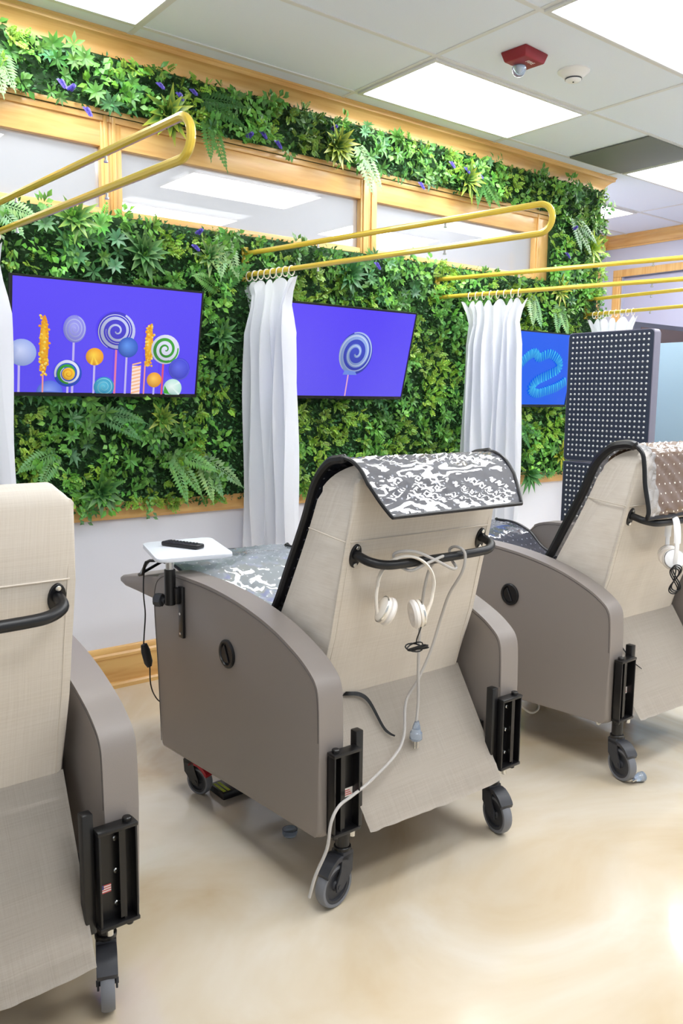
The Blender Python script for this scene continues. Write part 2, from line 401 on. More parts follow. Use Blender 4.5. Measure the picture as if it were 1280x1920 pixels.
def ceiling_light(x0, y0, label, x1=None, y1=None, grp='recessed ceiling light panels'):
    x1 = x1 or x0+1.22; y1 = y1 or y0+.61
    t = thing('ceiling_light', label, 'light', ((x0+x1)/2, (y0+y1)/2, CZ-.005), group=grp)
    hx, hy = (x1-x0)/2-.0125, (y1-y0)/2-.0125
    bm = BM()
    for a in (-1, 1):
        box(bm, (a*hx-(.022 if a > 0 else 0), -hy, -.010), (a*hx+(.022 if a < 0 else 0), hy, .004), bev=.002)
        box(bm, (-hx+.022, a*hy-(.022 if a > 0 else 0), -.010), (hx-.022, a*hy+(.022 if a < 0 else 0), .004), bev=.002)
    obj('frame', bm, M_tee, t)
    bm = BM(); box(bm, (-hx+.022, -hy+.022, -.005), (hx-.022, hy-.022, .003)); obj('diffuser', bm, M_light, t, 0)
    return t
seenl = {(0.48, 3.0): 'ceiling light panel cut by the top edge, above the left curtain rail', (2.92, 3.0): 'whole lit ceiling panel below the red strobe, beside the wooden crown',
         (2.92, 1.78): 'lit ceiling panel in the top corner beyond the smoke detector', (5.36, 3.0): 'lit ceiling panel next to the grey air grille',
         (5.36, 4.22): 'small lit ceiling panel past the end of the plant wall'}
for x in (-1.96, .48, 2.92, 5.36):
    for y in (4.22, 3.0, 1.78, .56, -.66, -1.88):
        if (y > WY and x < 5) or (x < 2 and y > 1 and y < 2.5) or y < -.7 or x < 0: continue
        ceiling_light(x, y, seenl.get((x, y), 'ceiling light panel behind the viewer, part of the lit ceiling grid'))
for x, y, s in ((2.98, 5.52, 'nearer lit panel on the ceiling seen through the middle window'), (2.93, 6.74, 'farther lit panel on the ceiling seen through the middle window'),
             (.5, 5.5, 'lit panel on the ceiling seen through the left window'), (5.0, 6.2, 'lit panel on the ceiling beyond the right window')):
    ceiling_light(x, y, s, grp='light panels in the next room')

# air grille
t = thing('air_grille', 'square dark grey air grille in the ceiling between two light panels', 'vent', (5.055, 3.305, CZ-.005))
bm = BM(); box(bm, (-.293, -.293, -.008), (.293, .293, .002), bev=.002); obj('grille_face', bm, M_grille, t)
# fire strobe
t = thing('fire_strobe', 'red fire alarm strobe on the ceiling with a clear domed lens', 'alarm', (3.225, 2.72, CZ), math.radians(4))
bm = BM()
vs = box(bm, (-.075, -.06, -.045), (.075, .06, 0), bev=.006)
for v in bm.verts:
    k = 1+.22*(v.co.z+.045)/.045 if v.co.z > -.045 else 1
    v.co.x *= k; v.co.y *= k
obj('housing', bm, simple('dark_red_plastic', (142, 34, 44), .4), t)
bm = BM(); lathe(bm, [(.03, 0), (.034, -.008), (.033, -.022), (.024, -.04), (.012, -.047), (0, -.049)], Matrix.Translation((.008, .034, -.044)), 20); obj('lens', bm, M_clear, t)
bm = BM(); lathe(bm, [(0, -.002), (.02, -.002), (.018, -.014), (.006, -.028), (0, -.03)], Matrix.Translation((.008, .034, -.046)), 12); obj('reflector', bm, M_chrome, t)
cu = bpy.data.curves.new('lettering', 'FONT'); cu.body = 'FIRE'; cu.size = .03; cu.align_x = 'CENTER'; cu.align_y = 'CENTER'; cu.extrude = .0005
o = bpy.data.objects.new('lettering_text', cu); C.objects.link(o); bpy.context.view_layer.update()
me = bpy.data.meshes.new_from_object(o.evaluated_get(bpy.context.evaluated_depsgraph_get())); bpy.data.objects.remove(o)
me.materials.clear(); me.materials.append(M_white); o = bpy.data.objects.new('lettering', me); C.objects.link(o); o.parent = t; o.location = (.008, -.026, -.0455); o.rotation_euler = (PI, 0, 0)
# smoke detector
t = thing('smoke_detector', 'round white smoke detector on the ceiling beside the red strobe', 'smoke detector', (3.575, 2.70, CZ))
bm = BM(); lathe(bm, [(0, 0), (.078, 0), (.078, -.006), (.066, -.014), (.05, -.03), (.044, -.034), (.04, -.034)], seg=28); obj('base_dish', bm, M_white, t)
bm = BM(); lathe(bm, [(.04, -.033), (.038, -.045), (.03, -.05), (.008, -.051), (0, -.051)], seg=24); obj('sensor_cap', bm, M_white, t)
bm = BM(); lathe(bm, [(.041, -.036), (.041, -.042), (.0395, -.042)], seg=24)
cyl(bm, (0, 0, -.054), .004, .004); obj('slot', bm, M_dgrey, t)
# WALLPLANTS
# ------------------------------------------------------------------ plants on the wall
class Leaves:
    """gathers 5-vertex folded leaves as arrays"""
    def __init__(s): s.b = []; s.d = []; s.n = []; s.L = []; s.W = []; s.c = []; s.tip = []
    def add(s, base, d, n, L, W, col, tip=None):
        s.b.append(base); s.d.append(d); s.n.append(n); s.L.append(L); s.W.append(W); s.c.append(col); s.tip.append(tip or col)
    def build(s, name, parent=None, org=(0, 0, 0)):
        b = np.array(s.b, float)-np.array(org); d = np.array(s.d, float); n = np.array(s.n, float)
        L = np.array(s.L)[:, None]; W = np.array(s.W)[:, None]
        d /= np.linalg.norm(d, axis=1)[:, None]
        sd = np.cross(d, n); sd /= np.linalg.norm(sd, axis=1)[:, None]+1e-9
        n = np.cross(sd, d)
        k = len(b)
        v = np.stack([b, b+d*L*.48-sd*W*.5+n*L*.10, b+d*L*.48+sd*W*.5+n*L*.10, b+d*L-n*L*.10, b+d*L*.5+n*L*.04], 1).reshape(-1, 3)
        base = (np.arange(k)*5)[:, None]
        f = np.concatenate([base+np.array([[0, 4, 1]]), base+np.array([[0, 2, 4]]), base+np.array([[1, 4, 3]]), base+np.array([[4, 2, 3]])], 1).reshape(-1)
        me = bpy.data.meshes.new(name); nf = k*4
        me.vertices.add(k*5); me.vertices.foreach_set('co', v.ravel())
        me.loops.add(nf*3); me.loops.foreach_set('vertex_index', f.astype(np.int32))
        me.polygons.add(nf); me.polygons.foreach_set('loop_start', np.arange(nf, dtype=np.int32)*3)
        me.polygons.foreach_set('use_smooth', [True]*nf)
        me.update()
        c = np.array(s.c, float); tp = np.array(s.tip, float)
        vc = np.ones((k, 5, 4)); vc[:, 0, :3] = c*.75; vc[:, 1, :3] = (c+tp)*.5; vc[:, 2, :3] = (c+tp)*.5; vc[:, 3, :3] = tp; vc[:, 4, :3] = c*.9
        at = me.color_attributes.new('Col', 'FLOAT_COLOR', 'POINT'); at.data.foreach_set('color', vc.ravel())
        me.materials.append(M_leaf)
        o = bpy.data.objects.new(name, me); C.objects.link(o)
        if parent is not None: o.parent = parent
        else: o.location = org
        return o
def rv(s=1): return np.array([rnd.uniform(-s, s), rnd.uniform(-s, s), rnd.uniform(-s, s)])
def jit(c, s=.25):
    k = 1+rnd.uniform(-s, s); return (c[0]*k*(1+rnd.uniform(-.15, .15)), c[1]*k, c[2]*k*(1+rnd.uniform(-.15, .15)))
G_dark = (.065, .20, .045); G_mid = (.135, .38, .065); G_lime = (.31, .55, .06); G_blue = (.11, .31, .11); G_bri = (.19, .50, .07); G_yel = (.50, .56, .05); G_pale = (.26, .48, .20)
rects = [(.55, WX+.02, .90, 2.26), (.55, WX+.02, 2.715, 2.945), (4.80, WX+.02, 2.2, 2.75)]
TVR = [(1.06, 2.02, 1.42, 1.93), (2.43, 3.38, 1.42, 1.93), (4.0, 4.95, 1.38, 1.89)]
def in_tv(x, z, m=0): return any(a+m < x < b-m and c+m < z < d-m for a, b, c, d in TVR)
def patch(x, z, s=0):
    v = math.sin(x*7.3+s)+math.sin(z*9.1+x*3.1+s*2)+math.sin(x*13.7-z*11.3+s*3)*.7
    return v
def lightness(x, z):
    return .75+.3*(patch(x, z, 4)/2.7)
bmb = BM()
for x0, x1, z0, z1 in ((.5, WX, .885, 2.262), (.5, WX, 2.70, 2.95), (4.812, WX, 2.26, 2.75)): box(bmb, (x0, WY-.028, z0), (x1, WY-.001, z1))
bk = obj('plant_backing', bmb, M_mesh); tag(bk, 'dark green backing mat the wall plants are set in', 'plant mat')
def fill(rect, dens, gain=1.0):
    lv = Leaves(); x0, x1, z0, z1 = rect
    A = (x1-x0)*(z1-z0)
    # small box leaves
    for _ in range(int(A*5200*dens)):
        x, z = rnd.uniform(x0, x1), rnd.uniform(z0, z1)
        if in_tv(x, z, .05): continue
        y = WY-.03-rnd.uniform(0, .03)
        d = np.array([0, -1, .2])+rv(1.1); n = np.array([0, -.6, .8])+rv(.6)
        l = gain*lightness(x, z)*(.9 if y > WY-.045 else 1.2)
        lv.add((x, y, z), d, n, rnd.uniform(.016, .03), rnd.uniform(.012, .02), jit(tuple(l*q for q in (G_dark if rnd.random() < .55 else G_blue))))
    # sprays
    for _ in range(int(A*330*dens)):
        x, z = rnd.uniform(x0, x1), rnd.uniform(z0, z1)
        if in_tv(x, z, .04): continue
        y = WY-.045-rnd.uniform(0, .04)
        nearTV = in_tv(x, z, -.05)
        out = np.array([rnd.uniform(-.6, .6), -1, rnd.uniform(-.5, .6)]); out /= np.linalg.norm(out)
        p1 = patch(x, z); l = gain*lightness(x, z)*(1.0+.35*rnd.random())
        if z < 2.1 and any(abs(x-c) < .12 for c in (1.0, 2.345, 5.26)): continue
        warm = 1.0 if 2.45 < x < 3.5 and z < 1.4 else 0
        if x > 4.7: warm = .7
        kind = p1+rnd.uniform(-1.1, 1.1)+warm*1.1
        ax = np.cross(out, [0, 0, 1]); ax /= np.linalg.norm(ax); ay = np.cross(out, ax)
        if kind < -.9:      # whorl of long leaflets
            k = rnd.randint(6, 9); c = jit(tuple(l*q for q in (G_mid if rnd.random() < .6 else G_blue)), .2); Lf = rnd.uniform(.035, .065); a0 = rnd.random()*6
            for i in range(k):
                a = a0+2*PI*i/k; r = ax*math.cos(a)+ay*math.sin(a)
                lv.add((x, y-.01, z), r+out*rnd.uniform(.15, .5), out, Lf*rnd.uniform(.8, 1.1), Lf*.34, jit(c, .12))
            continue
        if kind < .1:      # broad glossy leaves up a short stem
            c = jit(tuple(l*q for q in (G_bri if rnd.random() < .55 else G_mid)), .2)
            for i in range(rnd.randint(8, 12)):
                a = rnd.random()*6.3; r = ax*math.cos(a)+ay*math.sin(a)
                lv.add(np.array((x, y, z))+out*rnd.uniform(0, .05)+r*rnd.uniform(0, .03), r+out*rnd.uniform(0, .8), out+rv(.4), rnd.uniform(.028, .048), rnd.uniform(.018, .028), jit(c, .2))
            continue
        c0 = G_lime if kind > .75 else G_bri                                # frilly bright sprigs
        for i in range(rnd.randint(4, 6)):
            a = rnd.random()*6.3; r = ax*math.cos(a)+ay*math.sin(a); dd = r*.8+out*rnd.uniform(.2, 1)+np.array([0, 0, -.25])
            c = jit(tuple(l*q for q in c0), .25); base = np.array((x, y, z)); nrm = out+rv(.4); Ls = rnd.uniform(.03, .055)
            dd /= np.linalg.norm(dd); sd = np.cross(dd, nrm); sd /= np.linalg.norm(sd)
            for j in range(5):
                t = .3+.7*j/4
                for sgn in ((-1, 1) if j < 4 else (0,)):
                    lv.add(base+dd*Ls*t, dd*.7+sd*sgn, nrm, Ls*.36*(1.15-.4*t), Ls*.24, jit(c, .15))
    return lv
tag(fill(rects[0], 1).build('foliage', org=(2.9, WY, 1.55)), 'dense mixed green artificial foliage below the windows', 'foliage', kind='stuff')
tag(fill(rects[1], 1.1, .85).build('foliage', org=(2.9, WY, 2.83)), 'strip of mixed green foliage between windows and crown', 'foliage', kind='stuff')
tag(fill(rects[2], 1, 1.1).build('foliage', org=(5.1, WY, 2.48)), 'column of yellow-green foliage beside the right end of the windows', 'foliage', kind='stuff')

def frond(lv, base, d, up, Lf, W, col, droop=.5):
    d = np.array(d, float); d /= np.linalg.norm(d); up = np.array(up, float); p = np.array(base, float); n = 15
    for i in range(n):
        t = i/(n-1); dd = d+np.array([0, 0, -droop*t*t*1.4]); dd /= np.linalg.norm(dd); p = p+dd*Lf/n
        sd = np.cross(dd, up); sd /= np.linalg.norm(sd); nn = np.cross(sd, dd)
        w = W*(math.sin(PI*min(1, .18+.82*t))**.7)*(1-.55*t)+.004
        lv.add(p, dd, nn, Lf/n*1.5, .006, col)
        for s in (-1, 1): lv.add(p, sd*s+dd*.45, nn, w, Lf/n*1.15, jit(col, .1))
def fern(x, z, dirs, Lf, W, col, label):
    if z > 2.6: col = tuple(q*.62 for q in col)  # high ferns get darker colour to offset the strong light up there
    t = thing('fern', label, 'fern', (x, WY-.06, z), group='ferns on the plant wall')
    for dx, dz in dirs:
        lv = Leaves(); frond(lv, (0, 0, 0), (dx, -.38, dz), (0, -1, .15), Lf*rnd.uniform(.9, 1.1), W, jit(col, .1), .25)
        lv.build('frond', t)
FP, FM, FD = (.24, .46, .17), (.13, .36, .08), (.06, .22, .05)
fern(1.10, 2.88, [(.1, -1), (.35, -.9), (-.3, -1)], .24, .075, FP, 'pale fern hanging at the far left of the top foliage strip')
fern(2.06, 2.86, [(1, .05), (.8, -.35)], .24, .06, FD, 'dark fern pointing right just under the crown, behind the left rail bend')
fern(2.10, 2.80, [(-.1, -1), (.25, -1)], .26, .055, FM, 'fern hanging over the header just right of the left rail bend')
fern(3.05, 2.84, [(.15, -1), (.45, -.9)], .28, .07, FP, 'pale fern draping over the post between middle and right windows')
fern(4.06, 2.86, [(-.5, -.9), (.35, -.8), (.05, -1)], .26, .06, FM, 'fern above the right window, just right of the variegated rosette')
fern(2.18, 2.25, [(.25, -1), (-.25, -1)], .24, .07, FP, 'pale fern below the sill at the wall end of the middle curtain rail')
fern(2.16, 1.97, [(-.8, .3), (.4, .5)], .22, .06, FM, 'olive fern between the lollipop screen and the middle curtain')
fern(1.88, 1.16, [(.6, -.9), (.2, -1), (.9, -.3)], .26, .055, FM, 'fern below the right half of the lollipop screen, left of a fern pair')
fern(2.04, 1.14, [(.5, -1), (.15, -1), (.9, -.6)], .25, .06, FP, 'spreading pale fern low on the wall beside the middle curtain')
fern(1.32, 1.18, [(-.6, -.7), (-.9, -.2)], .22, .055, FM, 'fern just above the left recliner back, pointing down left')
fern(1.50, 1.36, [(1, -.1), (.7, -.4)], .24, .05, FD, 'dark fern directly under the lollipop screen')
fern(4.60, 2.16, [(.1, -1), (-.35, -.8)], .26, .075, FP, 'large pale fern fronds above the blue screen, left one of two')
fern(4.90, 2.12, [(-.5, -1), (.1, -1)], .26, .075, FP, 'large pale fern fronds above the right end of the blue screen')
fern(5.02, 2.72, [(.35, -.9), (.0, -1), (.6, -.6)], .28, .065, FM, 'arching fern near the top of the foliage column')
fern(4.50, 1.30, [(.3, -.9), (.8, -.5)], .22, .05, FD, 'dark fern under the blue screen beside the third curtain')
fern(1.08, 2.24, [(.9, -.2), (.5, -.6)], .2, .06, FP, 'pale fern under the left window sill at the picture edge')

def rosette(x, z, R, n, col, tip, label, tilt=0, down=0):
    if z > 2.6: col = tuple(q*.75 for q in col); tip = tuple(q*.72 for q in tip)  # colour darkened near the ceiling to offset the strong light
    t = thing('rosette_plant', label, 'plant', (x, WY-.07, z), group='rosette plants on the plant wall')
    lv = Leaves()
    for i in range(n):
        a = 2.399*i; q = (i+1)/n; r = np.array([math.cos(a), 0, math.sin(a)-down])
        d = r*(.35+.75*q)+np.array([0, -1.05+.6*q, 0])
        lv.add((r[0]*.008, -.01, r[2]*.008), d, np.array([0, -1, .3])+r*-.4, R*(.55+.45*q)*rnd.uniform(.9, 1.1), R*.24, jit(col, .15), jit(tip, .15))
    lv.build('leaves', t)
    return t
GD2, GB2 = (.04, .15, .04), (.07, .24, .06)
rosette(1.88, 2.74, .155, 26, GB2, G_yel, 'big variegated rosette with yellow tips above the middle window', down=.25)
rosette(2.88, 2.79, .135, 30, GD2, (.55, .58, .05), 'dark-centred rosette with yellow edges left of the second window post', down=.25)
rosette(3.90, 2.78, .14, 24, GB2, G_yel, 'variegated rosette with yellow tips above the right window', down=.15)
rosette(1.42, 2.21, .12, 18, GB2, (.3, .46, .08), 'spiky rosette under the left window sill, below the left rail')
rosette(1.74, 2.10, .14, 24, GD2, (.16, .32, .10), 'dark spiky rosette above the top right of the lollipop screen')
rosette(2.09, 2.12, .11, 18, GB2, (.35, .44, .16), 'striped rosette left of the middle curtain near the sill')
rosette(2.97, 2.12, .13, 24, GD2, (.05, .2, .06), 'dark spiky rosette above the single lollipop screen')
rosette(4.60, .93, .15, 22, (.05, .2, .05), (.12, .34, .08), 'leafy spray hanging below the wooden rail right of the third curtain', down=.8)
rosette(4.85, 2.20, .13, 20, (.2, .36, .06), (.6, .56, .05), 'yellowish rosette where the third rail crosses the foliage column', down=.4)
rosette(5.20, 2.52, .14, 20, (.2, .42, .05), G_yel, 'bright yellow-tipped rosette on the outer edge of the foliage column')
rosette(1.50, .99, .13, 20, GD2, (.14, .32, .06), 'dark rosette low on the wall right of the left recliner back', down=.2)
rosette(1.82, 1.33, .10, 16, (.12, .28, .05), (.4, .46, .06), 'small yellowish rosette under the lollipop screen')
rosette(2.15, 1.74, .11, 18, GD2, (.14, .34, .10), 'dark rosette right of the lollipop screen')
rosette(4.95, 1.05, .12, 20, (.26, .36, .04), (.62, .6, .05), 'yellow-green rosette right of the third curtain above the wooden rail', down=.2)

def flower(x, z, label):
    t = thing('purple_flower', label, 'flower', (x, WY-.085, z), group='purple flowers on the plant wall')
    lv = Leaves(); pc = (.10, .08, .42)
    dz = rnd.choice((-.9, -.6, .5)); ln = .035
    for i in range(26):
        q = i/25; a = 2.399*i; r = np.array([math.cos(a), -.5+math.sin(a)*.5, .2])
        lv.add((.35*ln*q, -.02-.02*q, dz*ln*q), r, (0, -1, .2), .017*(1.1-.4*q), .017, jit(pc, .3), jit((.18, .14, .6), .3))
    lv.build('petals', t)
for x, z, s in ((1.37, 2.77, 'purple flower in the top strip, first from the left edge'), (1.41, 2.74, 'purple flower just below the first one at the top left'), (1.48, 2.68, 'purple flower spike hanging over the header of the left window'),
                (1.83, 2.86, 'purple flower under the crown above the big rosette'), (2.00, 2.87, 'purple flower under the crown above the left rail bend'), (1.93, 2.84, 'dark purple flower behind the left rail bend'),
                (2.31, 2.72, 'purple flower, left one of three right of the rail bend'), (2.39, 2.76, 'purple flower, middle one of three right of the rail bend'), (2.48, 2.73, 'purple flower, right one of three right of the rail bend'),
                (2.84, 2.86, 'purple flower above the dark-centred rosette'), (3.74, 2.85, 'purple flower left of the right variegated rosette, near the crown'), (3.87, 2.84, 'purple flower right above the right variegated rosette'),
                (3.49, 2.69, 'purple flower hanging low over the right window header'), (3.99, 2.82, 'purple flower between right rosette and fern'), (4.90, 2.45, 'purple flower in the foliage column above the third rail'),
                (4.97, 2.62, 'purple flower high in the foliage column'), (2.02, 2.22, 'purple flower just under the middle window sill'), (2.00, 2.16, 'purple flower below the one under the middle window sill'), (3.16, 2.20, 'purple flower under the sill below the second window post')):
    flower(x, z, s)
def dangle(x, z, label):
    t = thing('hanging_sprig', label, 'sprig', (x, WY-.07, z), group='sprigs hanging below the plants')
    lv = Leaves()
    for i in range(14):
        q = i/13; lv.add((.02*math.sin(i*2.1), -.01, -.10*q), (math.cos(i*2.4), -.4, -.5), (0, -1, .3), .03, .017, jit(G_dark if i > 9 else G_mid, .2))
    lv.build('leaves', t)
dangle(1.75, .95, 'thin sprig dangling over the white wall behind the small tray')
dangle(1.42, .95, 'leafy sprig dangling over the rail beside the left recliner')
# TVS
# ------------------------------------------------------------------ wall screens
class Pic:
    """flat coloured shapes layered on a screen; u,v in metres from the lower-left corner"""
    def __init__(s, W, H): s.W, s.H = W, H; s.polys = []; s.layer = 0
    def poly(s, pts, cols):
        s.polys.append(([(min(max(x, 0), s.W), min(max(y, 0), s.H)) for x, y in pts], cols, s.layer)); 
    def up(s): s.layer += 1
    def rect(s, x0, y0, x1, y1, c): s.up(); s.poly([(x0, y0), (x1, y0), (x1, y1), (x0, y1)], [c]*4)
    def disc(s, x, y, rx, ry, c, hi=None, n=26):
        s.up(); hi = hi or c
        for i in range(n):
            a, b = 2*PI*i/n, 2*PI*(i+1)/n
            def cc(t): k = .5+.5*math.sin(t+.6); return tuple(c[j]*(1-.35*(1-k)) for j in range(3))
            s.poly([(x-.15*rx, y+.2*ry), (x+rx*math.cos(a), y+ry*math.sin(a)), (x+rx*math.cos(b), y+ry*math.sin(b))], [hi, cc(a), cc(b)])
    def spiral(s, x, y, rx, ry, c, turns, w, ph=0, n=90, r0=.06):
        s.up(); P = []
        for i in range(n+1):
            t = i/n; a = ph+turns*2*PI*t; r = r0+(1-r0)*t; ww = w*(.35+.65*t)
            P.append(((x+rx*(r-ww)*math.cos(a), y+ry*(r-ww)*math.sin(a)), (x+rx*min(1, r+ww)*math.cos(a), y+ry*min(1, r+ww)*math.sin(a))))
        for i in range(n):
            k = .8+.2*math.sin(ph+turns*2*PI*i/n+.8); cc = tuple(q*k for q in c)
            s.poly([P[i][0], P[i][1], P[i+1][1], P[i+1][0]], [cc]*4)
    def build(s, parent, y0):
        bm = BM(); cl = bm.loops.layers.float_color.new('Col')
        for pts, cols, ly in s.polys:
            f = bm.faces.new([bm.verts.new((x-s.W/2, y0-ly*.00012, y)) for x, y in pts])
            f.normal_update()
            if f.normal.y > 0: f.normal_flip()
            d = {tuple(round(q, 6) for q in (x-s.W/2, y)): c for (x, y), c in zip(pts, cols)}
            for lp in f.loops:
                c = d[(round(lp.vert.co.x, 6), round(lp.vert.co.z, 6))] if (round(lp.vert.co.x, 6), round(lp.vert.co.z, 6)) in d else cols[0]
                lp[cl] = (*c, 1)
        return obj('screen', bm, M_screen, parent, 0, fixn=False)
def tv(xr, zb, tilt, label, draw):
    W, H = .89, .505
    t = thing('television', label, 'television', (xr-W/2, 3.66, zb)); t.rotation_euler = (tilt, 0, 0)
    bm = BM(); box(bm, (-W/2, 0, 0), (W/2, .028, H), bev=.003); box(bm, (-W/2+.1, .028, .04), (W/2-.1, .05, H-.12), bev=.01)
    obj('casing', bm, M_black, t)
    bm = BM(); b_ = .008
    box(bm, (-W/2, -.004, 0), (W/2, 0, .016)); box(bm, (-W/2, -.004, H-b_), (W/2, 0, H)); box(bm, (-W/2, -.004, .016), (-W/2+b_, 0, H-b_)); box(bm, (W/2-b_, -.004, .016), (W/2, 0, H-b_))
    obj('bezel', bm, M_blackm, t)
    bm = BM(); box(bm, (W/2-.06, -.0048, .005), (W/2-.03, -.004, .010)); obj('maker_mark', bm, M_dgrey, t)
    p = Pic(W-.016, H-.024); draw(p); o = p.build(t, -.001); o.location.z = .016
    bm = BM(); box(bm, (-.12, .05, .12), (.12, .06+.04, .30), bev=.004); obj('wall_bracket', bm, M_blackm, t)
    return t
def grad(p, c0, c1, c2):
    n = 6
    for i in range(n):
        a, b = i/n, (i+1)/n
        def mixc(t): return tuple((c0[j]*(1-t)+c1[j]*t) if True else 0 for j in range(3))
        p.poly([(0, p.H*a), (p.W, p.H*a), (p.W, p.H*b), (0, p.H*b)], [mixc(a), tuple(.5*(mixc(a)[j]+c2[j]) for j in range(3)), tuple(.5*(mixc(b)[j]+c2[j]) for j in range(3)), mixc(b)])
PUR0, PUR1, PUR2 = lin((92, 78, 238)), lin((92, 70, 250)), lin((86, 70, 246))
Wt, Yl, Gr, Bl, Lv, Or = lin((225, 228, 250)), lin((250, 200, 50)), lin((60, 165, 50)), lin((46, 96, 215)), lin((150, 150, 235)), lin((245, 160, 30))
STK, STP = lin((190, 180, 240)), lin((225, 120, 165))
def draw1(p):
    grad(p, PUR0, PUR1, PUR2)
    X = lambda px: (px-12)/362*p.W
    Yv = lambda py: (741-py)/(741-530)*p.H
    k = p.W/362; ky = p.H/211
    def stick(px, py, c=STK, w=4): p.rect(X(px)-w*k/2, 0, X(px)+w*k/2, Yv(py), c)
    def ball(px, py, r, c, hi): p.disc(X(px), Yv(py), r*k, r*ky, c, hi)
    def rock(px, y0, y1, w):
        m = 9; p.disc(X(px), Yv((y0+y1)/2), w*.42*k, (y1-y0)/2*ky, lin((235, 150, 20)), Yl)
        rr = random.Random(px)
        for i in range(70):
            t = rr.random(); ww = w*.5*(1-.55*max(0, t-.45)); c = rr.choice((Yl, lin((255, 225, 110)), Or, lin((240, 180, 40))))
            p.disc(X(px+rr.uniform(-ww, ww)), Yv(y0+(y1-y0)*t), 2.6*k, 2.6*ky, c, n=5)
    ball(80, 742, 24, lin((84, 110, 225)), lin((140, 165, 245)))
    stick(25, 688); ball(30, 667, 25, lin((160, 180, 240)), lin((205, 215, 250)))
    stick(67, 700, lin((230, 150, 150)), 3); rock(68, 596, 708, 19)
    stick(120, 642); p.disc(X(121), Yv(618), 21*k, 26*ky, lin((140, 140, 235)), lin((165, 165, 245))); p.spiral(X(121), Yv(618), 20*k, 25*ky, lin((185, 190, 248)), 3.2, .055)
    stick(111, 725); stick(119, 728, STK, 3)
    ball(111, 703, 26, lin((40, 80, 200)), lin((50, 90, 210))); p.spiral(X(111), Yv(703), 25*k, 26*ky, Wt, 1.2, .13, 2.2, r0=.5); p.spiral(X(111), Yv(703), 20*k, 21*ky, Gr, 1.6, .16, 1); p.disc(X(112), Yv(704), 12*k, 12*ky, Yl, Yl); p.spiral(X(112), Yv(704), 11*k, 11*ky, Or, 1.7, .1, .4)
    stick(160, 684); ball(160, 669, 17, Or, lin((255, 215, 70)))
    stick(201, 650, STP, 4)
    ball(200, 617, 37, lin((66, 56, 205)), lin((70, 60, 210))); p.spiral(X(200), Yv(617), 37*k, 37*ky, lin((200, 208, 248)), 2.6, .1, 3.6)
    p.spiral(X(200), Yv(617), 37*k, 37*ky, lin((225, 230, 252)), 1.2, .025, 3.0, r0=.55)
    stick(222, 665, STK, 4); ball(224, 648, 20, lin((40, 90, 200)), lin((95, 150, 240)))
    p.disc(X(180), Yv(728), 20*k, 20*ky, lin((40, 150, 195)), lin((90, 190, 220))); p.spiral(X(180), Yv(728), 18*k, 18*ky, lin((130, 205, 228)), 2.4, .06)
    p.rect(X(234), 0, X(252), Yv(684), lin((250, 225, 215)))
    for i in range(9):
        y = Yv(741-i*7.2); p.up(); p.poly([(X(234), y), (X(252), y+5*ky), (X(252), y+8*ky), (X(234), y+3*ky)], [lin((245, 185, 140))]*4)
    stick(260, 680, lin((235, 150, 150)), 3); rock(266, 600, 684, 19)
    stick(279, 722); ball(279, 711, 15.5, lin((240, 160, 40)), lin((255, 205, 90)))
    stick(296, 675, lin((220, 80, 120)), 4); ball(299, 648, 30, Wt, Wt); p.spiral(X(299), Yv(648), 26*k, 27*ky, Gr, 2.1, .14, 4.5); p.spiral(X(299), Yv(648), 28*k, 29*ky, lin((70, 180, 60)), .45, .1, 3.6, r0=.8)
    ball(331, 687, 23, lin((66, 70, 215)), lin((98, 108, 235))); p.spiral(X(331), Yv(687), 22*k, 22*ky, lin((120, 135, 240)), 1.0, .02, 0, r0=.9)
    ball(319, 728, 20, lin((190, 235, 225)), lin((235, 250, 245))); p.up(); p.poly([(X(302), Yv(722)), (X(312), Yv(738)), (X(318), Yv(741)), (X(300), Yv(738))], [Gr]*4)
def draw2(p):
    grad(p, lin((96, 84, 240)), PUR1, PUR2)
    cx, cy = p.W*.55, p.H*.50; R = .118
    p.rect(cx-.035, 0, cx-.026, cy-R*.9, lin((225, 170, 205)))
    p.disc(cx, cy, R, R, lin((58, 70, 190)), lin((66, 80, 200))); p.spiral(cx, cy, R, R, lin((150, 178, 238)), 2.2, .15, 3.6)
    p.spiral(cx, cy, R, R, lin((175, 195, 245)), .9, .05, 2.5, r0=.72); p.spiral(cx, cy, R, R, lin((205, 220, 250)), 2.0, .035, 4.0)
    p.up(); p.poly([(cx-.07, cy-R*1.02), (cx+.03, cy-R*1.02), (cx+.015, cy-R*.85), (cx-.06, cy-R*.8)], [lin((110, 140, 225))]*4)
def draw3(p):
    grad(p, lin((10, 96, 235)), lin((6, 88, 240)), lin((0, 82, 232)))
    k = p.W
    path = [(.20, .20), (.30, .32), (.36, .52), (.44, .66), (.52, .72), (.58, .66), (.70, .72), (.82, .64), (.84, .52), (.72, .42), (.60, .34), (.54, .22), (.62, .16), (.74, .20), (.86, .26), (.97, .36)]
    pts = cr2([(a*p.W, b*p.H) for a, b in path], 5)
    for i in range(len(pts)-1):
        (x, y), (x2, y2) = pts[i], pts[i+1]; dx, dy = x2-x, y2-y; L_ = math.hypot(dx, dy) or 1; nx, ny = -dy/L_, dx/L_
        r = .034; c = lin((20, 165, 232)) if i % 2 else lin((60, 190, 240))
        p.up(); p.poly([(x+nx*r-dx/L_*.008, y+ny*r-dy/L_*.008), (x-nx*r-dx/L_*.008, y-ny*r-dy/L_*.008), (x-nx*r*.8+dx/L_*.008, y-ny*r*.8+dy/L_*.008), (x+nx*r*.8+dx/L_*.008, y+ny*r*.8+dy/L_*.008)], [c, lin((10, 130, 215)), lin((10, 130, 215)), c])
tv(1.979, 1.435, math.radians(10.5), 'wall television showing a row of many coloured lollipops on purple', draw1)
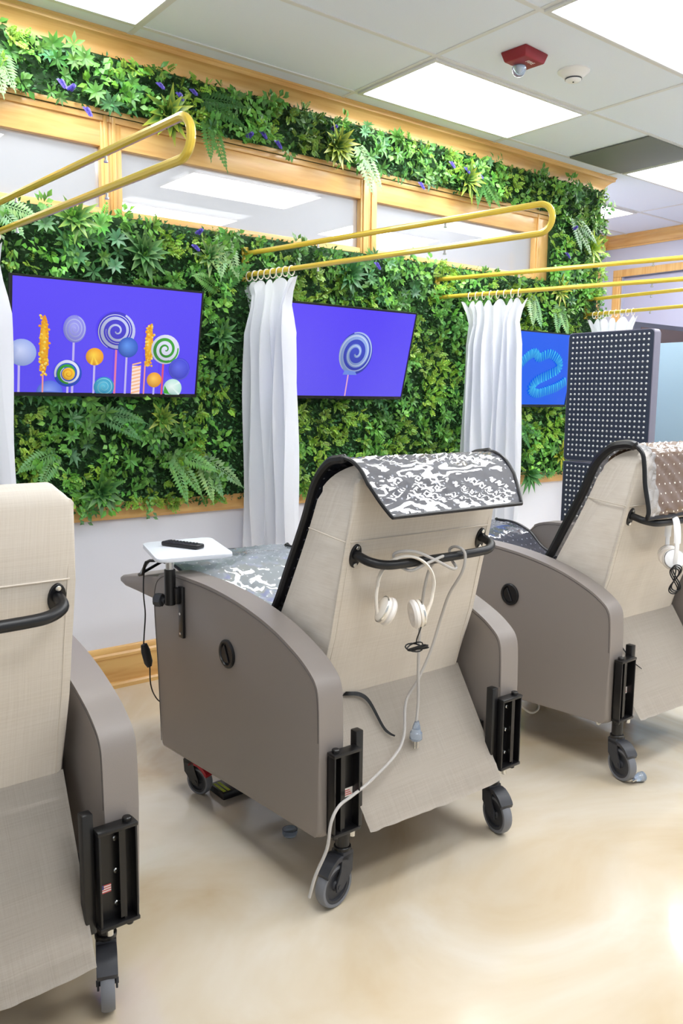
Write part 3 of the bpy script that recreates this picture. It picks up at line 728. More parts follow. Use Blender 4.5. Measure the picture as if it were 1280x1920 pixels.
tv(3.343, 1.435, math.radians(14), 'wall television showing one blue swirl lollipop on purple', draw2)
tv(4.916, 1.392, math.radians(9), 'wall television showing a pale blue winding shape on bright blue', draw3)
# RAILS
# ------------------------------------------------------------------ curtain rails and curtains
def rail(xw, xt, yt, label):
    t = thing('curtain_rail', label, 'curtain rail', (xw, 3.76, 2.17), group='swing-out golden curtain rails')
    dx, dy = xt-xw, yt-3.76; L_ = math.hypot(dx, dy); ux, uy = dx/L_, dy/L_; s = .107; R = .0535
    pts = [(0, 0, 0)]; pts += [(ux*(L_-R)*k/6, uy*(L_-R)*k/6, 0) for k in range(1, 7)]
    for k in range(1, 12):
        a = PI*k/12; rr = R; e = math.sin(a)*rr
        pts.append((ux*(L_-R+e), uy*(L_-R+e), -R+R*math.cos(a)))
    pts += [(ux*(L_-R)*k/6, uy*(L_-R)*k/6, -s) for k in range(6, -1, -1)]
    bm = BM(); tube(bm, pts, .0125, 10); obj('tube', bm, M_gold, t)
    bm = BM(); box(bm, (-.02, -.002, -.14), (.02, .012, .035), bev=.004); obj('wall_plate', bm, M_gold, t)
    for q in (.3, .72):
        for z in (0, -s):
            bm = BM(); cyl(bm, (ux*L_*q, uy*L_*q, z-.026), .004, .015, seg=8); cyl(bm, (ux*L_*q, uy*L_*q, z-.03), .007, .005, seg=8); obj('glide_stop', bm, M_chrome, t)
    return (xw, 3.76, ux, uy)
RA = rail(.99, 1.09, 2.02, 'golden rail at the left, its bent end above the left recliner')
RB = rail(2.332, 2.60, 2.03, 'golden rail in the middle with its whole bent end in view')
RC = rail(3.722, 4.17, 2.0, 'golden rail carrying the third curtain, running off to the right')
RD = rail(5.26, 5.20, 2.0, 'farthest golden rail, above the dotted light panel')
def curtain(RL, s0, s1, label, zb=.35, flare=1.0, folds=7, amp=.045, lean=0):
    xw, yw, ux, uy = RL; zt = 2.063-.045
    t = thing('curtain', label, 'curtain', (xw+ux*(s0+s1)/2, yw+uy*(s0+s1)/2, zt), group='bunched white cubicle curtains')
    nx, ny = -uy, ux; n = folds*10; m = 26; W = s1-s0
    bm = BM(); grid = []
    rr = random.Random(int(xw*100)); ph = [rr.uniform(-.4, .4) for _ in range(folds+1)]; am = [rr.uniform(.6, 1.25) for _ in range(folds+1)]
    for j in range(m+1):
        h = j/m; z = -h*(zt-zb); row = []
        # top header flares out, is gathered just below and hangs straight
        wd = W*(1.0+.16*max(0, 1-h*20)*flare-.10*max(0, 1-abs(h-.075)*14)+.05*h*flare)
        for i in range(n+1):
            q = i/n; k = q*folds; ki = int(min(k, folds-1)); a = amp*(am[ki]*(1-(k-ki))+am[min(ki+1, folds)]*(k-ki))*(.30+.70*min(1, max(0, h-.035)*9))
            off = a*math.sin(2*PI*k+ph[ki]*math.sin(h*3+ki))+.012*math.sin(k*3+h*9)+lean*h
            s = (q-.5)*wd+.012*math.sin(h*5+k*1.7)
            row.append(bm.verts.new((ux*s+nx*off, uy*s+ny*off, z+(.02*math.sin(2*PI*k+1.2)-.01 if j == 0 else 0))))
        grid.append(row)
    for j in range(m):
        for i in range(n): bm.faces.new((grid[j][i], grid[j][i+1], grid[j+1][i+1], grid[j+1][i]))
    o = obj('cloth', bm, M_curt, t, 60)
    for i in range(8):
        s = (i+.5)/8*W*.98-W*.49; bm = BM()
        ring = [(ux*s+ux*.004*math.sin(a)+nx*.019*math.cos(a), uy*s+ny*.019*math.cos(a), .036+.024*math.sin(a)) for a in [2*PI*k/14 for k in range(14)]]
        tube(bm, ring, .0028, 6, closed=True); obj('hook_ring', bm, M_cream, t)
curtain(RA, .0, .32, 'white curtain at the left edge, beside the lollipop screen')
curtain(RB, .0, .37, 'white curtain between the two purple screens', folds=6, amp=.058)
curtain(RC, .20, .58, 'white curtain just left of the blue screen', folds=7, lean=.02)
curtain(RD, .04, .42, 'white curtain whose top shows above the dotted light panel', folds=6)
# CHAIRS
# ------------------------------------------------------------------ recliners.  World Y is given; local y = Y-1.72
Y0 = 1.72
def ys(pts): return [(y-Y0, z) for y, z in pts]
def caster(parent, x, y, rz, R=.064, ztop=.215, name='caster', red=False):
    c = bpy.data.objects.new(name, None); C.objects.link(c); c.parent = parent; c.location = (x, y, 0); c.rotation_euler = (0, 0, rz); c.empty_display_size = .03
    tr = .036  # trail along local -y
    ax = Matrix.Translation((0, -tr, R)) @ Matrix.Rotation(PI/2, 4, 'Y')
    bm = BM(); w = .016
    lathe(bm, [(R*.80, -w), (R*.93, -w), (R*.985, -w*.6), (R, 0), (R*.985, w*.6), (R*.93, w), (R*.80, w), (R*.80, -w)], ax, 32); obj('tyre', bm, M_tyre, c)
    bm = BM(); lathe(bm, [(0, -w*.9), (R*.2, -w*.95), (R*.25, -w*.55), (R*.62, -w*.5), (R*.66, -w*.9), (R*.8, -w*.9), (R*.8, w*.9), (R*.66, w*.9), (R*.62, w*.5), (R*.25, w*.55), (R*.2, w*.95), (0, w*.9)], ax, 28); obj('wheel_hub', bm, M_dgrey, c)
    bm = BM()
    for s in (-1, 1):
        prism(bm, [(-.026, 2*R+.022), (.022, 2*R+.022), (.018, R+.03), (-tr+.014, R-.012), (-tr-.012, R-.012), (-tr-.012, R+.012), (-.03, R+.045)], s*.019, s*.024, 'x', bev=.001, seg=1)
    prism(bm, [(-.026, 2*R+.006), (.022, 2*R+.006), (.024, 2*R+.024), (.016, 2*R+.032), (-.02, 2*R+.032)], -.024, .024, 'x', bev=.004, seg=2)
    cyl(bm, (-.026, -tr, R), .007, .052, (1, 0, 0), 10)
    obj('fork', bm, M_dgrey if not red else M_blackm, c)
    bm = BM(); cyl(bm, (0, 0, 2*R+.030), .026, .012, seg=20, bev=.002); cyl(bm, (0, 0, 2*R+.040), .021, max(.01, ztop-2*R-.04), seg=16); obj('swivel_stem', bm, M_blackm, c)
    bm = BM()
    pw = .024
    pr = cr2([(.0, 2*R+.012), (-.03, 2*R+.026), (-.065, 2*R+.012), (-.088, 2*R-.012)], 5)
    pr = pr+[(y_+.004, z_-.012) for y_, z_ in reversed(pr)]
    prism(bm, pr, -pw, pw, 'x', bev=.003, seg=2); obj('brake_pedal', bm, M_red if red else M_dgrey, c)
    return c

# side panel outline (world Y, z): seam of the outer face
top_edge = cr2([(2.712, .50), (2.728, .68), (2.722, .755), (2.685, .80), (2.60, .825), (2.45, .830), (2.312, .828), (2.162, .815), (2.025, .792), (1.92, .764), (1.819, .724), (1.762, .690), (1.733, .660), (1.722, .615), (1.718, .50)], 4)
outline = [(2.680, .154), (2.694, .166)]+top_edge+[(1.715, .240), (1.722, .222), (1.735, .219)]
def side_panel(s, parent):
    bm = BM()
    prism(bm, ys(outline), s*.331, s*.415, 'x', bev=.016, seg=4)
    o = obj('side_panel', bm, M_vinyl, parent, 50)
    # seam piping a little in from the rim, on both faces
    bm = BM()
    cx_, cz_ = 2.2, .5
    for xx in (s*.4153, s*.3307):
        pts = [(xx, y-Y0, z) for y, z in outline[1:-3]]
        pts = [(x, y+(cx_-Y0-y)*.012, z+(cz_-z)*.035) for x, y, z in pts]
        tube(bm, pts, .0013, 5)
    obj('seam', bm, simple('dark_seam', (84, 78, 76), .6) if 'dark_seam' not in bpy.data.materials else bpy.data.materials['dark_seam'], o)
    # recessed oval latch cup on the outer face
    if s < 0 or True:
        Mx = Matrix.Translation((s*.415, 2.205-Y0, .632)) @ Matrix.Rotation(s*PI/2, 4, 'Y')
        bm = BM(); lathe(bm, [(.046, 0), (.046, .005), (.042, .008), (.036, .008), (.034, .003), (.033, .0015), (0, .0012)], Mx, 30); prism(bm, [(.030*math.cos(a), .030*math.sin(a)) for a in [PI*(.15+1.0*k/12) for k in range(13)]], .001, .006, 'z', bev=.0015, seg=1, M=Mx); cp = obj('latch_cup', bm, M_black, o)
    return o
def latch(parent, s):
    pass
def bracket(s, parent):
    """black steel channel on the rear edge that carries the caster"""
    bm = BM(); a, b_ = s*.300, s*.392; lo, hi = min(a, b_), max(a, b_); yf = 1.678-Y0; z0, z1 = .238, .470
    yb2 = 1.7115-Y0
    box(bm, (lo, yb2-.004, z0), (hi, yb2, z1)); box(bm, (lo, yf, z0), (lo+.005, yb2, z1), bev=.001); box(bm, (hi-.005, yf, z0), (hi, yb2, z1), bev=.001)
    box(bm, (lo-.002, yf-.002, z1-.006), (hi+.002, yb2, z1+.004), bev=.002); box(bm, (lo-.002, yf-.002, z0-.006), (hi+.002, yb2, z0+.004), bev=.002)
    rib = s*.362
    box(bm, (rib-.003, yf+.006, z0), (rib+.003, yb2, z1)); box(bm, (min(rib, rib-s*.012), yf+.006, z0+.01), (max(rib, rib-s*.012), yf+.009, z1-.01))
    cyl(bm, (s*.375, yf+.018, z1), .011, .014, seg=12, bev=.002); cyl(bm, (s*.375, yf+.018, z0-.02), .009, .016, seg=12, bev=.002)
    # inner square post
    pl, ph = sorted((s*.272, s*.298))
    box(bm, (pl, 1.700-Y0, .222), (ph, 1.728-Y0, .512), bev=.003)
    br = obj('caster_bracket', bm, M_blackm, parent)
    for z in (.275, .355, .435):
        bm = BM(); cyl(bm, (s*.350, yb2-.003, z), .007, .006, (0, -1, 0), 10, bev=.002); obj('screw', bm, M_chrome, br)
    bm = BM(); cyl(bm, (s*.322, yf+.006, z0-.022), .008, .020, seg=10, bev=.002); obj('bolt', bm, M_chrome, br)
    return br
def make_recliner():
    t = thing('recliner_chair', 'tmp', 'recliner chair', (0, Y0, 0), group='wheeled medical recliners in a row')
    # backrest: side outline (Y, z)
    prof = [(1.885, .53), (1.852, .665), (1.822, .755), (1.790, .90), (1.758, 1.035), (1.716, 1.205)]
    top = cr2([(1.716, 1.205), (1.722, 1.235), (1.745, 1.252), (1.785, 1.252), (1.835, 1.225), (1.878, 1.176)], 4)
    fr = cr2([(1.878, 1.176), (1.929, 1.061), (2.00, .92), (2.091, .749), (2.20, .56)], 4)
    bm = BM(); prism(bm, ys(prof[:-1]+top+fr[1:]), -.298, .298, 'x', bev=.018, seg=4)
    for v in bm.verts:
        if v.co.z > 1.165: v.co.x *= 1-.16*((v.co.z-1.165)/.087)**2.2
    bk = obj('backrest', bm, M_fab, t, 55)
    bm = BM()
    loop = [(x_, y_-Y0, z_) for x_, y_, z_ in [(-.284, 1.757, 1.043), (.284, 1.757, 1.043)]]
    tube(bm, [(-.299, 1.93-Y0, 1.062), (-.2995, 1.80-Y0, 1.047), (-.296, 1.766-Y0, 1.043), (-.28, 1.7545-Y0, 1.042), (0, 1.7555-Y0, 1.042), (.28, 1.7545-Y0, 1.042), (.296, 1.766-Y0, 1.043), (.2995, 1.80-Y0, 1.047), (.299, 1.93-Y0, 1.062)], .0022, 6)
    for s in (-1, 1): tube(bm, [(s*.2795, y_-Y0-.0005, z_) for y_, z_ in prof[:-1]]+[(s*.2795, 1.728-Y0, 1.175)], .0012, 5)
    obj('seam', bm, simple('pale_seam', (205, 195, 182), .7), bk)
    # rear flap
    bm = BM(); n, m = 56, 30; rows = []
    for j in range(m+1):
        q = j/m; yy, zz = 1.882+(1.656-1.882)*q, .548+(.222-.548)*q; hw = .298+(.277-.298)*q; row = []
        for i in range(n+1):
            p = i/n*2-1
            wr = .0045*math.sin(i*.93+.9*math.sin(i*.31)+q*2)*max(0, 1-abs(q-.90)/.16)*(.6+.4*math.sin(i*.22+1))+.003*math.sin(p*2.4+q*3)-.006*(1-p*p)*q
            hem = -.004*max(0, 1-abs(q-.865)/.03)-.0015*(q > .865)
            row.append(bm.verts.new((p*hw, yy-Y0+(wr+hem)*.8, zz+(wr+hem)*.5)))
        rows.append(row)
    for j in range(m):
        for i in range(n): bm.faces.new((rows[j][i], rows[j+1][i], rows[j+1][i+1], rows[j][i+1]))
    g = bmesh.ops.solidify(bm, geom=bm.faces[:], thickness=.005)
    obj('rear_flap', bm, M_fab, t, 60)
    for s in (-1, 1): side_panel(s, t)
    # seat and frame
    bm = BM(); prism(bm, ys([(1.95, .40), (2.70, .46), (2.725, .50), (2.72, .60), (2.66, .635), (2.2, .575), (1.95, .56)]), -.326, .326, 'x', bev=.02); obj('seat', bm, M_vinyl, t, 50)
    bm = BM()
    for y_, z_ in ((1.80, .33), (2.15, .27), (2.55, .23)): box(bm, (-.330, y_-Y0-.015, z_), (.330, y_-Y0+.015, z_+.035), bev=.002)
    for s in (-1, 1): box(bm, (s*.285-.012, 1.79-Y0, .30), (s*.285+.012, 2.60-Y0, .335), bev=.002)
    box(bm, (-.27, 1.95-Y0, .34), (.27, 2.62-Y0, .40), bev=.004)
    obj('underframe', bm, M_blackm, t)
    # raised leg rest
    bm = BM(); prism(bm, ys([(2.735, .645), (2.95, .655), (3.20, .652), (3.245, .663), (3.25, .682), (3.225, .695), (2.98, .735), (2.76, .765), (2.735, .755)]), -.322, .322, 'x', bev=.012); obj('leg_rest', bm, M_vinyl, t, 50)
    # push handle
    bm = BM()
    zz = .985
    bar = [(-.2575, 1.762, 1.003), (-.2575, 1.742, .999), (-.250, 1.712, .990), (-.215, 1.690, .981), (-.16, 1.684, .978), (0, 1.683, .977), (.16, 1.684, .978), (.215, 1.690, .981), (.250, 1.712, .990), (.2575, 1.742, .999), (.2575, 1.762, 1.003)]
    tube(bm, cr([(x, y-Y0, z) for x, y, z in bar], 4), .0135, 14); h = obj('push_handle', bm, M_black, t); mps = []
    for s in (-1, 1):
        bm = BM(); Mh = Matrix.Translation((s*.2575, 1.7665-Y0, 1.0)) @ Matrix.Rotation(math.radians(14), 4, 'X')
        prism(bm, [(.020*math.cos(a)*(1 if abs(math.sin(a)) < .9 else .9), .036*math.sin(a)) for a in [2*PI*k/20 for k in range(20)]], -.006, .002, 'y', bev=.0015, seg=1, M=Mh); mp = obj('mounting_plate', bm, M_black, h)
        mps.append((mp, Mh))
    for mp, Mh in mps:
        for z_ in (-.026, .026):
            bm = BM(); cyl(bm, Mh @ V((0, -.006, z_)), .0065, .004, (0, -1, -.2), 10, bev=.001); o_ = obj('screw', bm, M_chrome, h)
    for s in (-1, 1): bracket(s, t)
    # loose black strap
    return t
rec = make_recliner()
rec2 = copy_tree(rec); rec3 = copy_tree(rec)
def place(t, cx, label, casters):
    t.location = (cx, Y0, 0); t['label'] = label
    for x, yw, rz, red in casters:
        fr_ = yw > 2.2
        caster(t, x, yw-Y0, rz, .051 if fr_ else .064, .175 if fr_ else .232, red=red)
CX = {1: .350, 2: 1.7075, 3: 3.068}
R_ = math.radians
place(rec, CX[2], 'whole grey and beige recliner in the middle, tray on its left arm', [(-.322, 1.728, R_(-80), False), (.335, 1.745, R_(-12), False), (-.345, 2.585, R_(20), True), (.335, 2.6, R_(160), False)])
place(rec2, CX[1], 'recliner cut off by the left edge, its back bare of any mat', [(-.345, 1.72, R_(-30), False), (.345, 1.768, R_(-21), False), (-.335, 2.6, R_(150), False), (.335, 2.6, R_(10), False)])
place(rec3, CX[3], 'recliner at the right edge with white headphones on its handle', [(-.350, 1.71, R_(-14), False), (.335, 1.745, R_(-12), False), (-.335, 2.6, R_(20), False), (.335, 2.6, R_(10), False)])
for k_ in kids(rec2):
    if k_.name.startswith('rear_flap'): k_.scale.z = 1.14; k_.location.z = .548*(1-1.14)
# stickers on the brackets
def sticker(parent, x, z, w, h, flag):
    bm = BM(); y = 1.7065-Y0
    if flag:
        for k in range(7):
            z0 = z-h/2+h*k/7; q = [bm.verts.new(p) for p in ((x-w/2, y, z0), (x+w/2, y, z0), (x+w/2, y, z0+h/7), (x-w/2, y, z0+h/7))]; bm.faces.new(q).material_index = 1 if k % 2 == 0 else 0
        q = [bm.verts.new(p) for p in ((x-w/2, y-.0004, z), (x-w*.08, y-.0004, z), (x-w*.08, y-.0004, z+h/2), (x-w/2, y-.0004, z+h/2))]; bm.faces.new(q).material_index = 2
        o = obj('flag_sticker', bm, [M_tan, M_pink, M_navy], parent, 0)
    else:
        q = [bm.verts.new(p) for p in ((x-w/2, y, z-h/2), (x+w/2, y, z-h/2), (x+w/2, y, z+h/2), (x-w/2, y, z+h/2))]; bm.faces.new(q)
        for k in range(3):
            z0 = z-h*.3+h*.24*k; q = [bm.verts.new(p) for p in ((x-w*.38, y-.0004, z0), (x+w*.38*(1-.2*k), y-.0004, z0), (x+w*.38*(1-.2*k), y-.0004, z0+h*.11), (x-w*.38, y-.0004, z0+h*.11))]; bm.faces.new(q).material_index = 1
        o = obj('warning_label', bm, [M_tan, M_pink], parent, 0)
    return o
for r in (rec, rec2, rec3):
    br = [k for k in kids(r) if k.name.startswith('caster_bracket')]
    br.sort(key=lambda o: sum(v.co.x for v in o.data.vertices))
    sticker(br[0], -.326, .338, .046, .026, False); sticker(br[1], .322, .318, .030, .020, True)
def strap(parent, pts, w=.009):
    P = cr(pts, 5); bm = BM(); L_ = len(P); lat = V((.80, .33, .47)); rows = []
    for i, p in enumerate(P):
        ww = w*(1-.65*(i/(L_-1))**1.5); rows.append([bm.verts.new(p-lat*ww), bm.verts.new(p+lat*ww)])
    for a_, b_ in zip(rows, rows[1:]): bm.faces.new((a_[0], a_[1], b_[1], b_[0]))
    bmesh.ops.solidify(bm, geom=bm.faces[:], thickness=.002)
    return obj('strap', bm, M_black, parent)
strap(rec, [(x-CX[2], y-Y0, z) for x, y, z in ((1.505, 1.880, .548), (1.512, 1.870, .551), (1.553, 1.860, .542), (1.578, 1.842, .517), (1.594, 1.798, .451), (1.608, 1.783, .430), (1.625, 1.776, .419))])
strap(rec3, [(x-CX[3], y-Y0, z) for x, y, z in ((2.862, 1.812, .475), (2.876, 1.806, .457), (2.898, 1.772, .407), (2.931, 1.750, .375))], .006)

# swing-out tray on the middle recliner
bm = BM(); TZ = .882
quad = [(1.205, 2.512), (1.475, 2.462), (1.575, 2.812), (1.302, 2.842)]
def roundpoly(q, r, n=4):
    out = []
    for i, p in enumerate(q):
        a, b, c = V(q[i-1]), V(p), V(q[(i+1) % len(q)]); d1 = (a-b).normalized()*r; d2 = (c-b).normalized()*r
        for k in range(n+1):
            t_ = k/n; out.append(tuple((b+d1)*(1-t_)**2+b*2*t_*(1-t_)+(b+d2)*t_*t_))
    return out
prism(bm, [(x-CX[2], y-Y0) for x, y in roundpoly(quad, .035)], TZ, TZ+.014, 'z', bev=.003, seg=2)
tray = obj('tray_table', bm, simple('white_tray_laminate', (222, 226, 234), .3), rec); tray['label'] = 'pale grey swing-out tray top'
bm = BM(); px_, py_ = 1.262-CX[2], 2.535-Y0
cyl(bm, (px_, py_, .728), .0195, .125, seg=18, bev=.002); obj('post', bm, M_blackm, tray)
bm = BM(); cyl(bm, (px_, py_, .853), .0145, .03, seg=16); obj('spindle', bm, M_chrome, tray)
bm = BM(); box(bm, (1.281-CX[2], 2.485-Y0, .615), (1.292-CX[2], 2.515-Y0, .795), bev=.002); box(bm, (1.266-CX[2], 2.50-Y0, .735), (1.285-CX[2], 2.54-Y0, .79), bev=.002)
tk = obj('slide_track', bm, M_blackm, tray)
bm = BM(); cyl(bm, (1.255-CX[2], 2.552-Y0, .738), .011, .02, (-.2, .95, 0), 10); prism(bm, [(.024*(1 if k % 2 else .82)*math.cos(2*PI*k/12), .024*(1 if k % 2 else .82)*math.sin(2*PI*k/12)) for k in range(12)], 0, .026, 'z', bev=.003, seg=2, M=Matrix.Translation((1.250-CX[2], 2.572-Y0, .738)) @ V((0, 0, 1)).rotation_difference(V((-.55, .8, 0))).to_matrix().to_4x4()); obj('clamp_knob', bm, M_dgrey, tray)
for z_ in (.63, .70):
    bm = BM(); cyl(bm, (1.2815-CX[2], 2.500-Y0, z_), .005, .003, (-1, 0, 0), 8); obj('screw', bm, M_chrome, tk)
# remote control lying on the tray
t = thing('remote_control', 'black remote control lying on the small white tray', 'remote control', (1.385, 2.675, TZ+.0145), math.radians(22.5))
bm = BM(); box(bm, (-.024, -.083, 0), (.024, .083, .017), bev=.006, seg=3); obj('remote_body', bm, M_black, t)
bm = BM()
for i in range(3):
    for j in range(9): cyl(bm, (-.013+.013*i, -.055+.015*j, .0168), .0042, .0018, seg=8)
obj('button', bm, M_dgrey, t)
# MATS
# ------------------------------------------------------------------ light mats draped over the recliners
def make_mat(cx, path, label, material, halfw, binding, clear=None, seat=None, split=.5):
    t = thing('light_therapy_mat', label, 'mat', (cx, Y0, 0), group='vinyl light mats on the recliners')
    P = cr([(0, y-Y0, z) for y, z in path], 7)
    n = len(P); cum = [0]
    for i in range(1, n): cum.append(cum[-1]+(P[i]-P[i-1]).length)
    hw = [halfw(i/(n-1)) for i in range(n)]
    m = 22
    rr = random.Random(3)
    def drop(u, q): return V((0, 0, -.055*max(0, (abs(u)-.90)/.10)*max(0, min(1, (q-.925)/.03))))
    def sheet(u0, u1, mi_mat, name, dz=0, z0=0, z1=1, par=None):
        bm = BM(); uvl = bm.loops.layers.uv.new('UVMap'); rows = []
        for i in range(n):
            if not (z0 <= i/(n-1) <= z1): continue
            q_ = i/(n-1)
            T = (P[min(i+1, n-1)]-P[max(i-1, 0)]).normalized(); nn = V((0, -T.z, T.y)); nn = -nn if nn.z+(-nn.y)*.3 < 0 else nn
            row = []
            for k in range(m+1):
                u = u0+(u1-u0)*k/m
                w_ = .0035*math.sin(u*21+i*.9)+.003*math.sin(u*47-i*1.3+1)
                row.append((bm.verts.new(P[i]+V((u*hw[i], 0, 0))+nn*(w_*(1-abs(u)**6)+dz)+drop(u, q_)), (u*hw[i], cum[i])))
            rows.append(row)
        for a, b in zip(rows, rows[1:]):
            for k in range(m):
                q = (a[k], a[k+1], b[k+1], b[k]); f = bm.faces.new([v for v, _ in q])
                for lp, (_, uv) in zip(f.loops, q): lp[uvl].uv = uv
        bmesh.ops.recalc_face_normals(bm, faces=bm.faces)
        return obj(name, bm, mi_mat, par or t, 80)
    if clear:
        sheet(-.74, 1, material, 'diode_sheet', z1=split); sheet(-1, -.74, M_cvinyl, 'clear_border', z1=split)
    else: sheet(-1, 1, material, 'diode_sheet', z1=split)
    sheet(-1, 1, seat, 'seat_sheet', z0=split)
    bm = BM()
    loop = [P[i]+V((-hw[i], 0, 0))+drop(1, i/(n-1)) for i in range(n)]+[P[-1]+V((u*hw[-1], 0, .003*math.sin(u*9))) for u in (-.6, -.2, .2, .6)]+[P[i]+V((hw[i], 0, 0))+drop(1, i/(n-1)) for i in range(n-1, -1, -1)]+[P[0]+V((u*hw[0], 0, 0)) for u in (.6, .2, -.2, -.6)]
    rads = [binding*(2.1 if .25 < i/(n-1) < .62 else 1) for i in range(n)]; rads = rads+[binding]*4+rads[::-1]+[binding]*4
    tube(bm, loop, rads, 8, closed=True); o = obj('binding', bm, M_black, t); 
    return t
seatp = [(1.842, 1.258), (1.904, 1.197), (1.957, 1.08), (2.034, .933), (2.114, .785), (2.21, .672), (2.38, .640), (2.58, .690), (2.68, .765), (2.78, .800), (2.90, .803)]
m2 = make_mat(CX[2], [(1.607, 1.128), (1.635, 1.165), (1.668, 1.212), (1.705, 1.252), (1.752, 1.274), (1.79, 1.272)]+seatp+[(2.97, .800), (3.02, .788)],
         'glossy slate vinyl mat draped over the middle recliner back', M_mat, lambda q: (.262+.033*min(1, q*9)) if q < .12 else .295+.045*max(0, min(1, (q-.90)/.03)), .0062, seat=M_mats, split=70/126)
m3 = make_mat(CX[3], [(1.672, 1.005), (1.668, 1.04), (1.688, 1.13), (1.696, 1.20), (1.708, 1.248), (1.745, 1.274), (1.79, 1.275)]+seatp+[(2.96, .80), (3.005, .812)],
         'brown perforated vinyl mat with clear border over the right recliner', M_matb, lambda q: .295+.045*max(0, min(1, (q-.90)/.03)), .0085, clear=True, seat=M_mat, split=77/133)
# in-line controller on the foot end of the middle mat
bm = BM(); tube(bm, cr([(x-CX[2], y-Y0, z) for x, y, z in ((1.39, 3.00, .79), (1.368, 2.975, .73), (1.357, 2.955, .665), (1.360, 2.95, .59), (1.353, 2.95, .505), (1.350, 2.95, .47))], 5)+cr([(x-CX[2], y-Y0, z) for x, y, z in ((1.374, 2.95, .375), (1.376, 2.95, .30), (1.392, 2.95, .25), (1.420, 2.95, .215), (1.47, 2.93, .20))], 5), .0028, 6)
cc = obj('controller_cord', bm, M_black, m2)
bm = BM(); lathe(bm, [(0, -.052), (.010, -.05), (.018, -.03), (.019, .02), (.013, .048), (0, .052)], Matrix.Translation((1.362-CX[2], 2.95-Y0, .422)) @ Matrix.Rotation(R_(-13), 4, 'Y') @ Matrix.Diagonal((1, .55, 1, 1)), 16); obj('inline_switch', bm, M_dgrey, cc)
# HEADPHONES
# ------------------------------------------------------------------ headphones, cords, small things
def headphones(loc, rz, label, mat, tilt=0):
    t = thing('headphones', label, 'headphones', loc, rz, 'over-ear headphones hung on the handles'); t.rotation_euler = (0, tilt, rz)
    R = .083
    arc = [(R*math.cos(a), 0, -.03+R*1.0*math.sin(a)) for a in [PI*(-.04+1.08*k/24) for k in range(25)]]
    bm = BM(); tube(bm, arc, .0125, 8, flat=.36); b = obj('headband', bm, mat, t)
    for s in (-1, 1):
        yk = [(s*R*.995, 0, -.04), (s*R*.99, 0, -.07), (s*R*.90, 0, -.105), (s*R*.80, 0, -.135)]
        bm = BM(); tube(bm, cr(yk, 4), .0085, 8, flat=.6); obj('yoke', bm, mat, t)
        Mx = Matrix.Translation((s*(R*.86-.010), 0, -.105)) @ Matrix.Rotation(-s*PI/2, 4, 'Y') @ Matrix.Rotation(R_(-s*s*16), 4, 'Y')
        if s > 0: Mx = Matrix.Translation((s*(R*.86-.010), 0, -.105)) @ Matrix.Rotation(-PI/2, 4, 'Y') @ Matrix.Rotation(R_(-16), 4, 'Y')
        else: Mx = Matrix.Translation((s*(R*.86-.010), 0, -.105)) @ Matrix.Rotation(PI/2, 4, 'Y') @ Matrix.Rotation(R_(16), 4, 'Y')
        bm = BM(); lathe(bm, [(0, -.006), (.026, -.006), (.036, -.001), (.039, .006), (.039, .013), (.0, .013)], Mx, 28); ec = obj('ear_cup', bm, mat, t)
        bm = BM(); lathe(bm, [(.014, .013), (.034, .0125), (.041, .018), (.042, .026), (.036, .033), (.022, .032), (.017, .022), (0, .022)], Mx, 28); obj('ear_cushion', bm, M_pad, ec)
        bm = BM(); lathe(bm, [(.0392, .0005), (.0396, .003), (.0392, .0055)], Mx, 28); obj('trim_ring', bm, M_chrome, ec)
    return t
hp = headphones((1.572, 1.679, .945), R_(-26), 'cream headphones hanging from the middle recliner handle', M_cream, R_(8))
bm = BM(); tube(bm, cr([(.068, .0, -.13), (.062, -.002, -.16), (.058, .0, -.185), (.06, 0, -.20)], 5), .002, 6)
for k in range(5):
    a0 = k*1.3; c = V((.052+.004*k, -.004+.004*math.sin(k*2), -.208+.003*math.sin(k)))
    tube(bm, [c+V((.026*math.cos(a), .010*math.sin(a+a0), (.009+.003*(k % 2))*math.sin(a*(1 if k % 2 else 1)+a0*.4))) for a in [2*PI*j/14 for j in range(14)]], .0023, 5, closed=True)
obj('coiled_cable', bm, M_black, hp)
hp3 = headphones((2.978, 1.683, .945), R_(42), 'white headphones hanging from the right recliner handle', M_phone)
bm = BM(); c8 = []
for j in range(30):
    a = 2*PI*j/30; c8.append((-.090+.004*math.sin(a*2), .012*math.sin(2*a)*1.3, -.178+.050*math.cos(a)))
for q in (0, .0035, -.0035): tube(bm, [V(p)+V((q*1.2, q, -q*2)) for p in c8], .0026, 6, closed=True)
tube(bm, cr([(-.085, 0, -.128), (-.09, 0, -.15), (-.088, .004, -.18)], 4), .0024, 6)
obj('coiled_cable', bm, M_black, hp3)

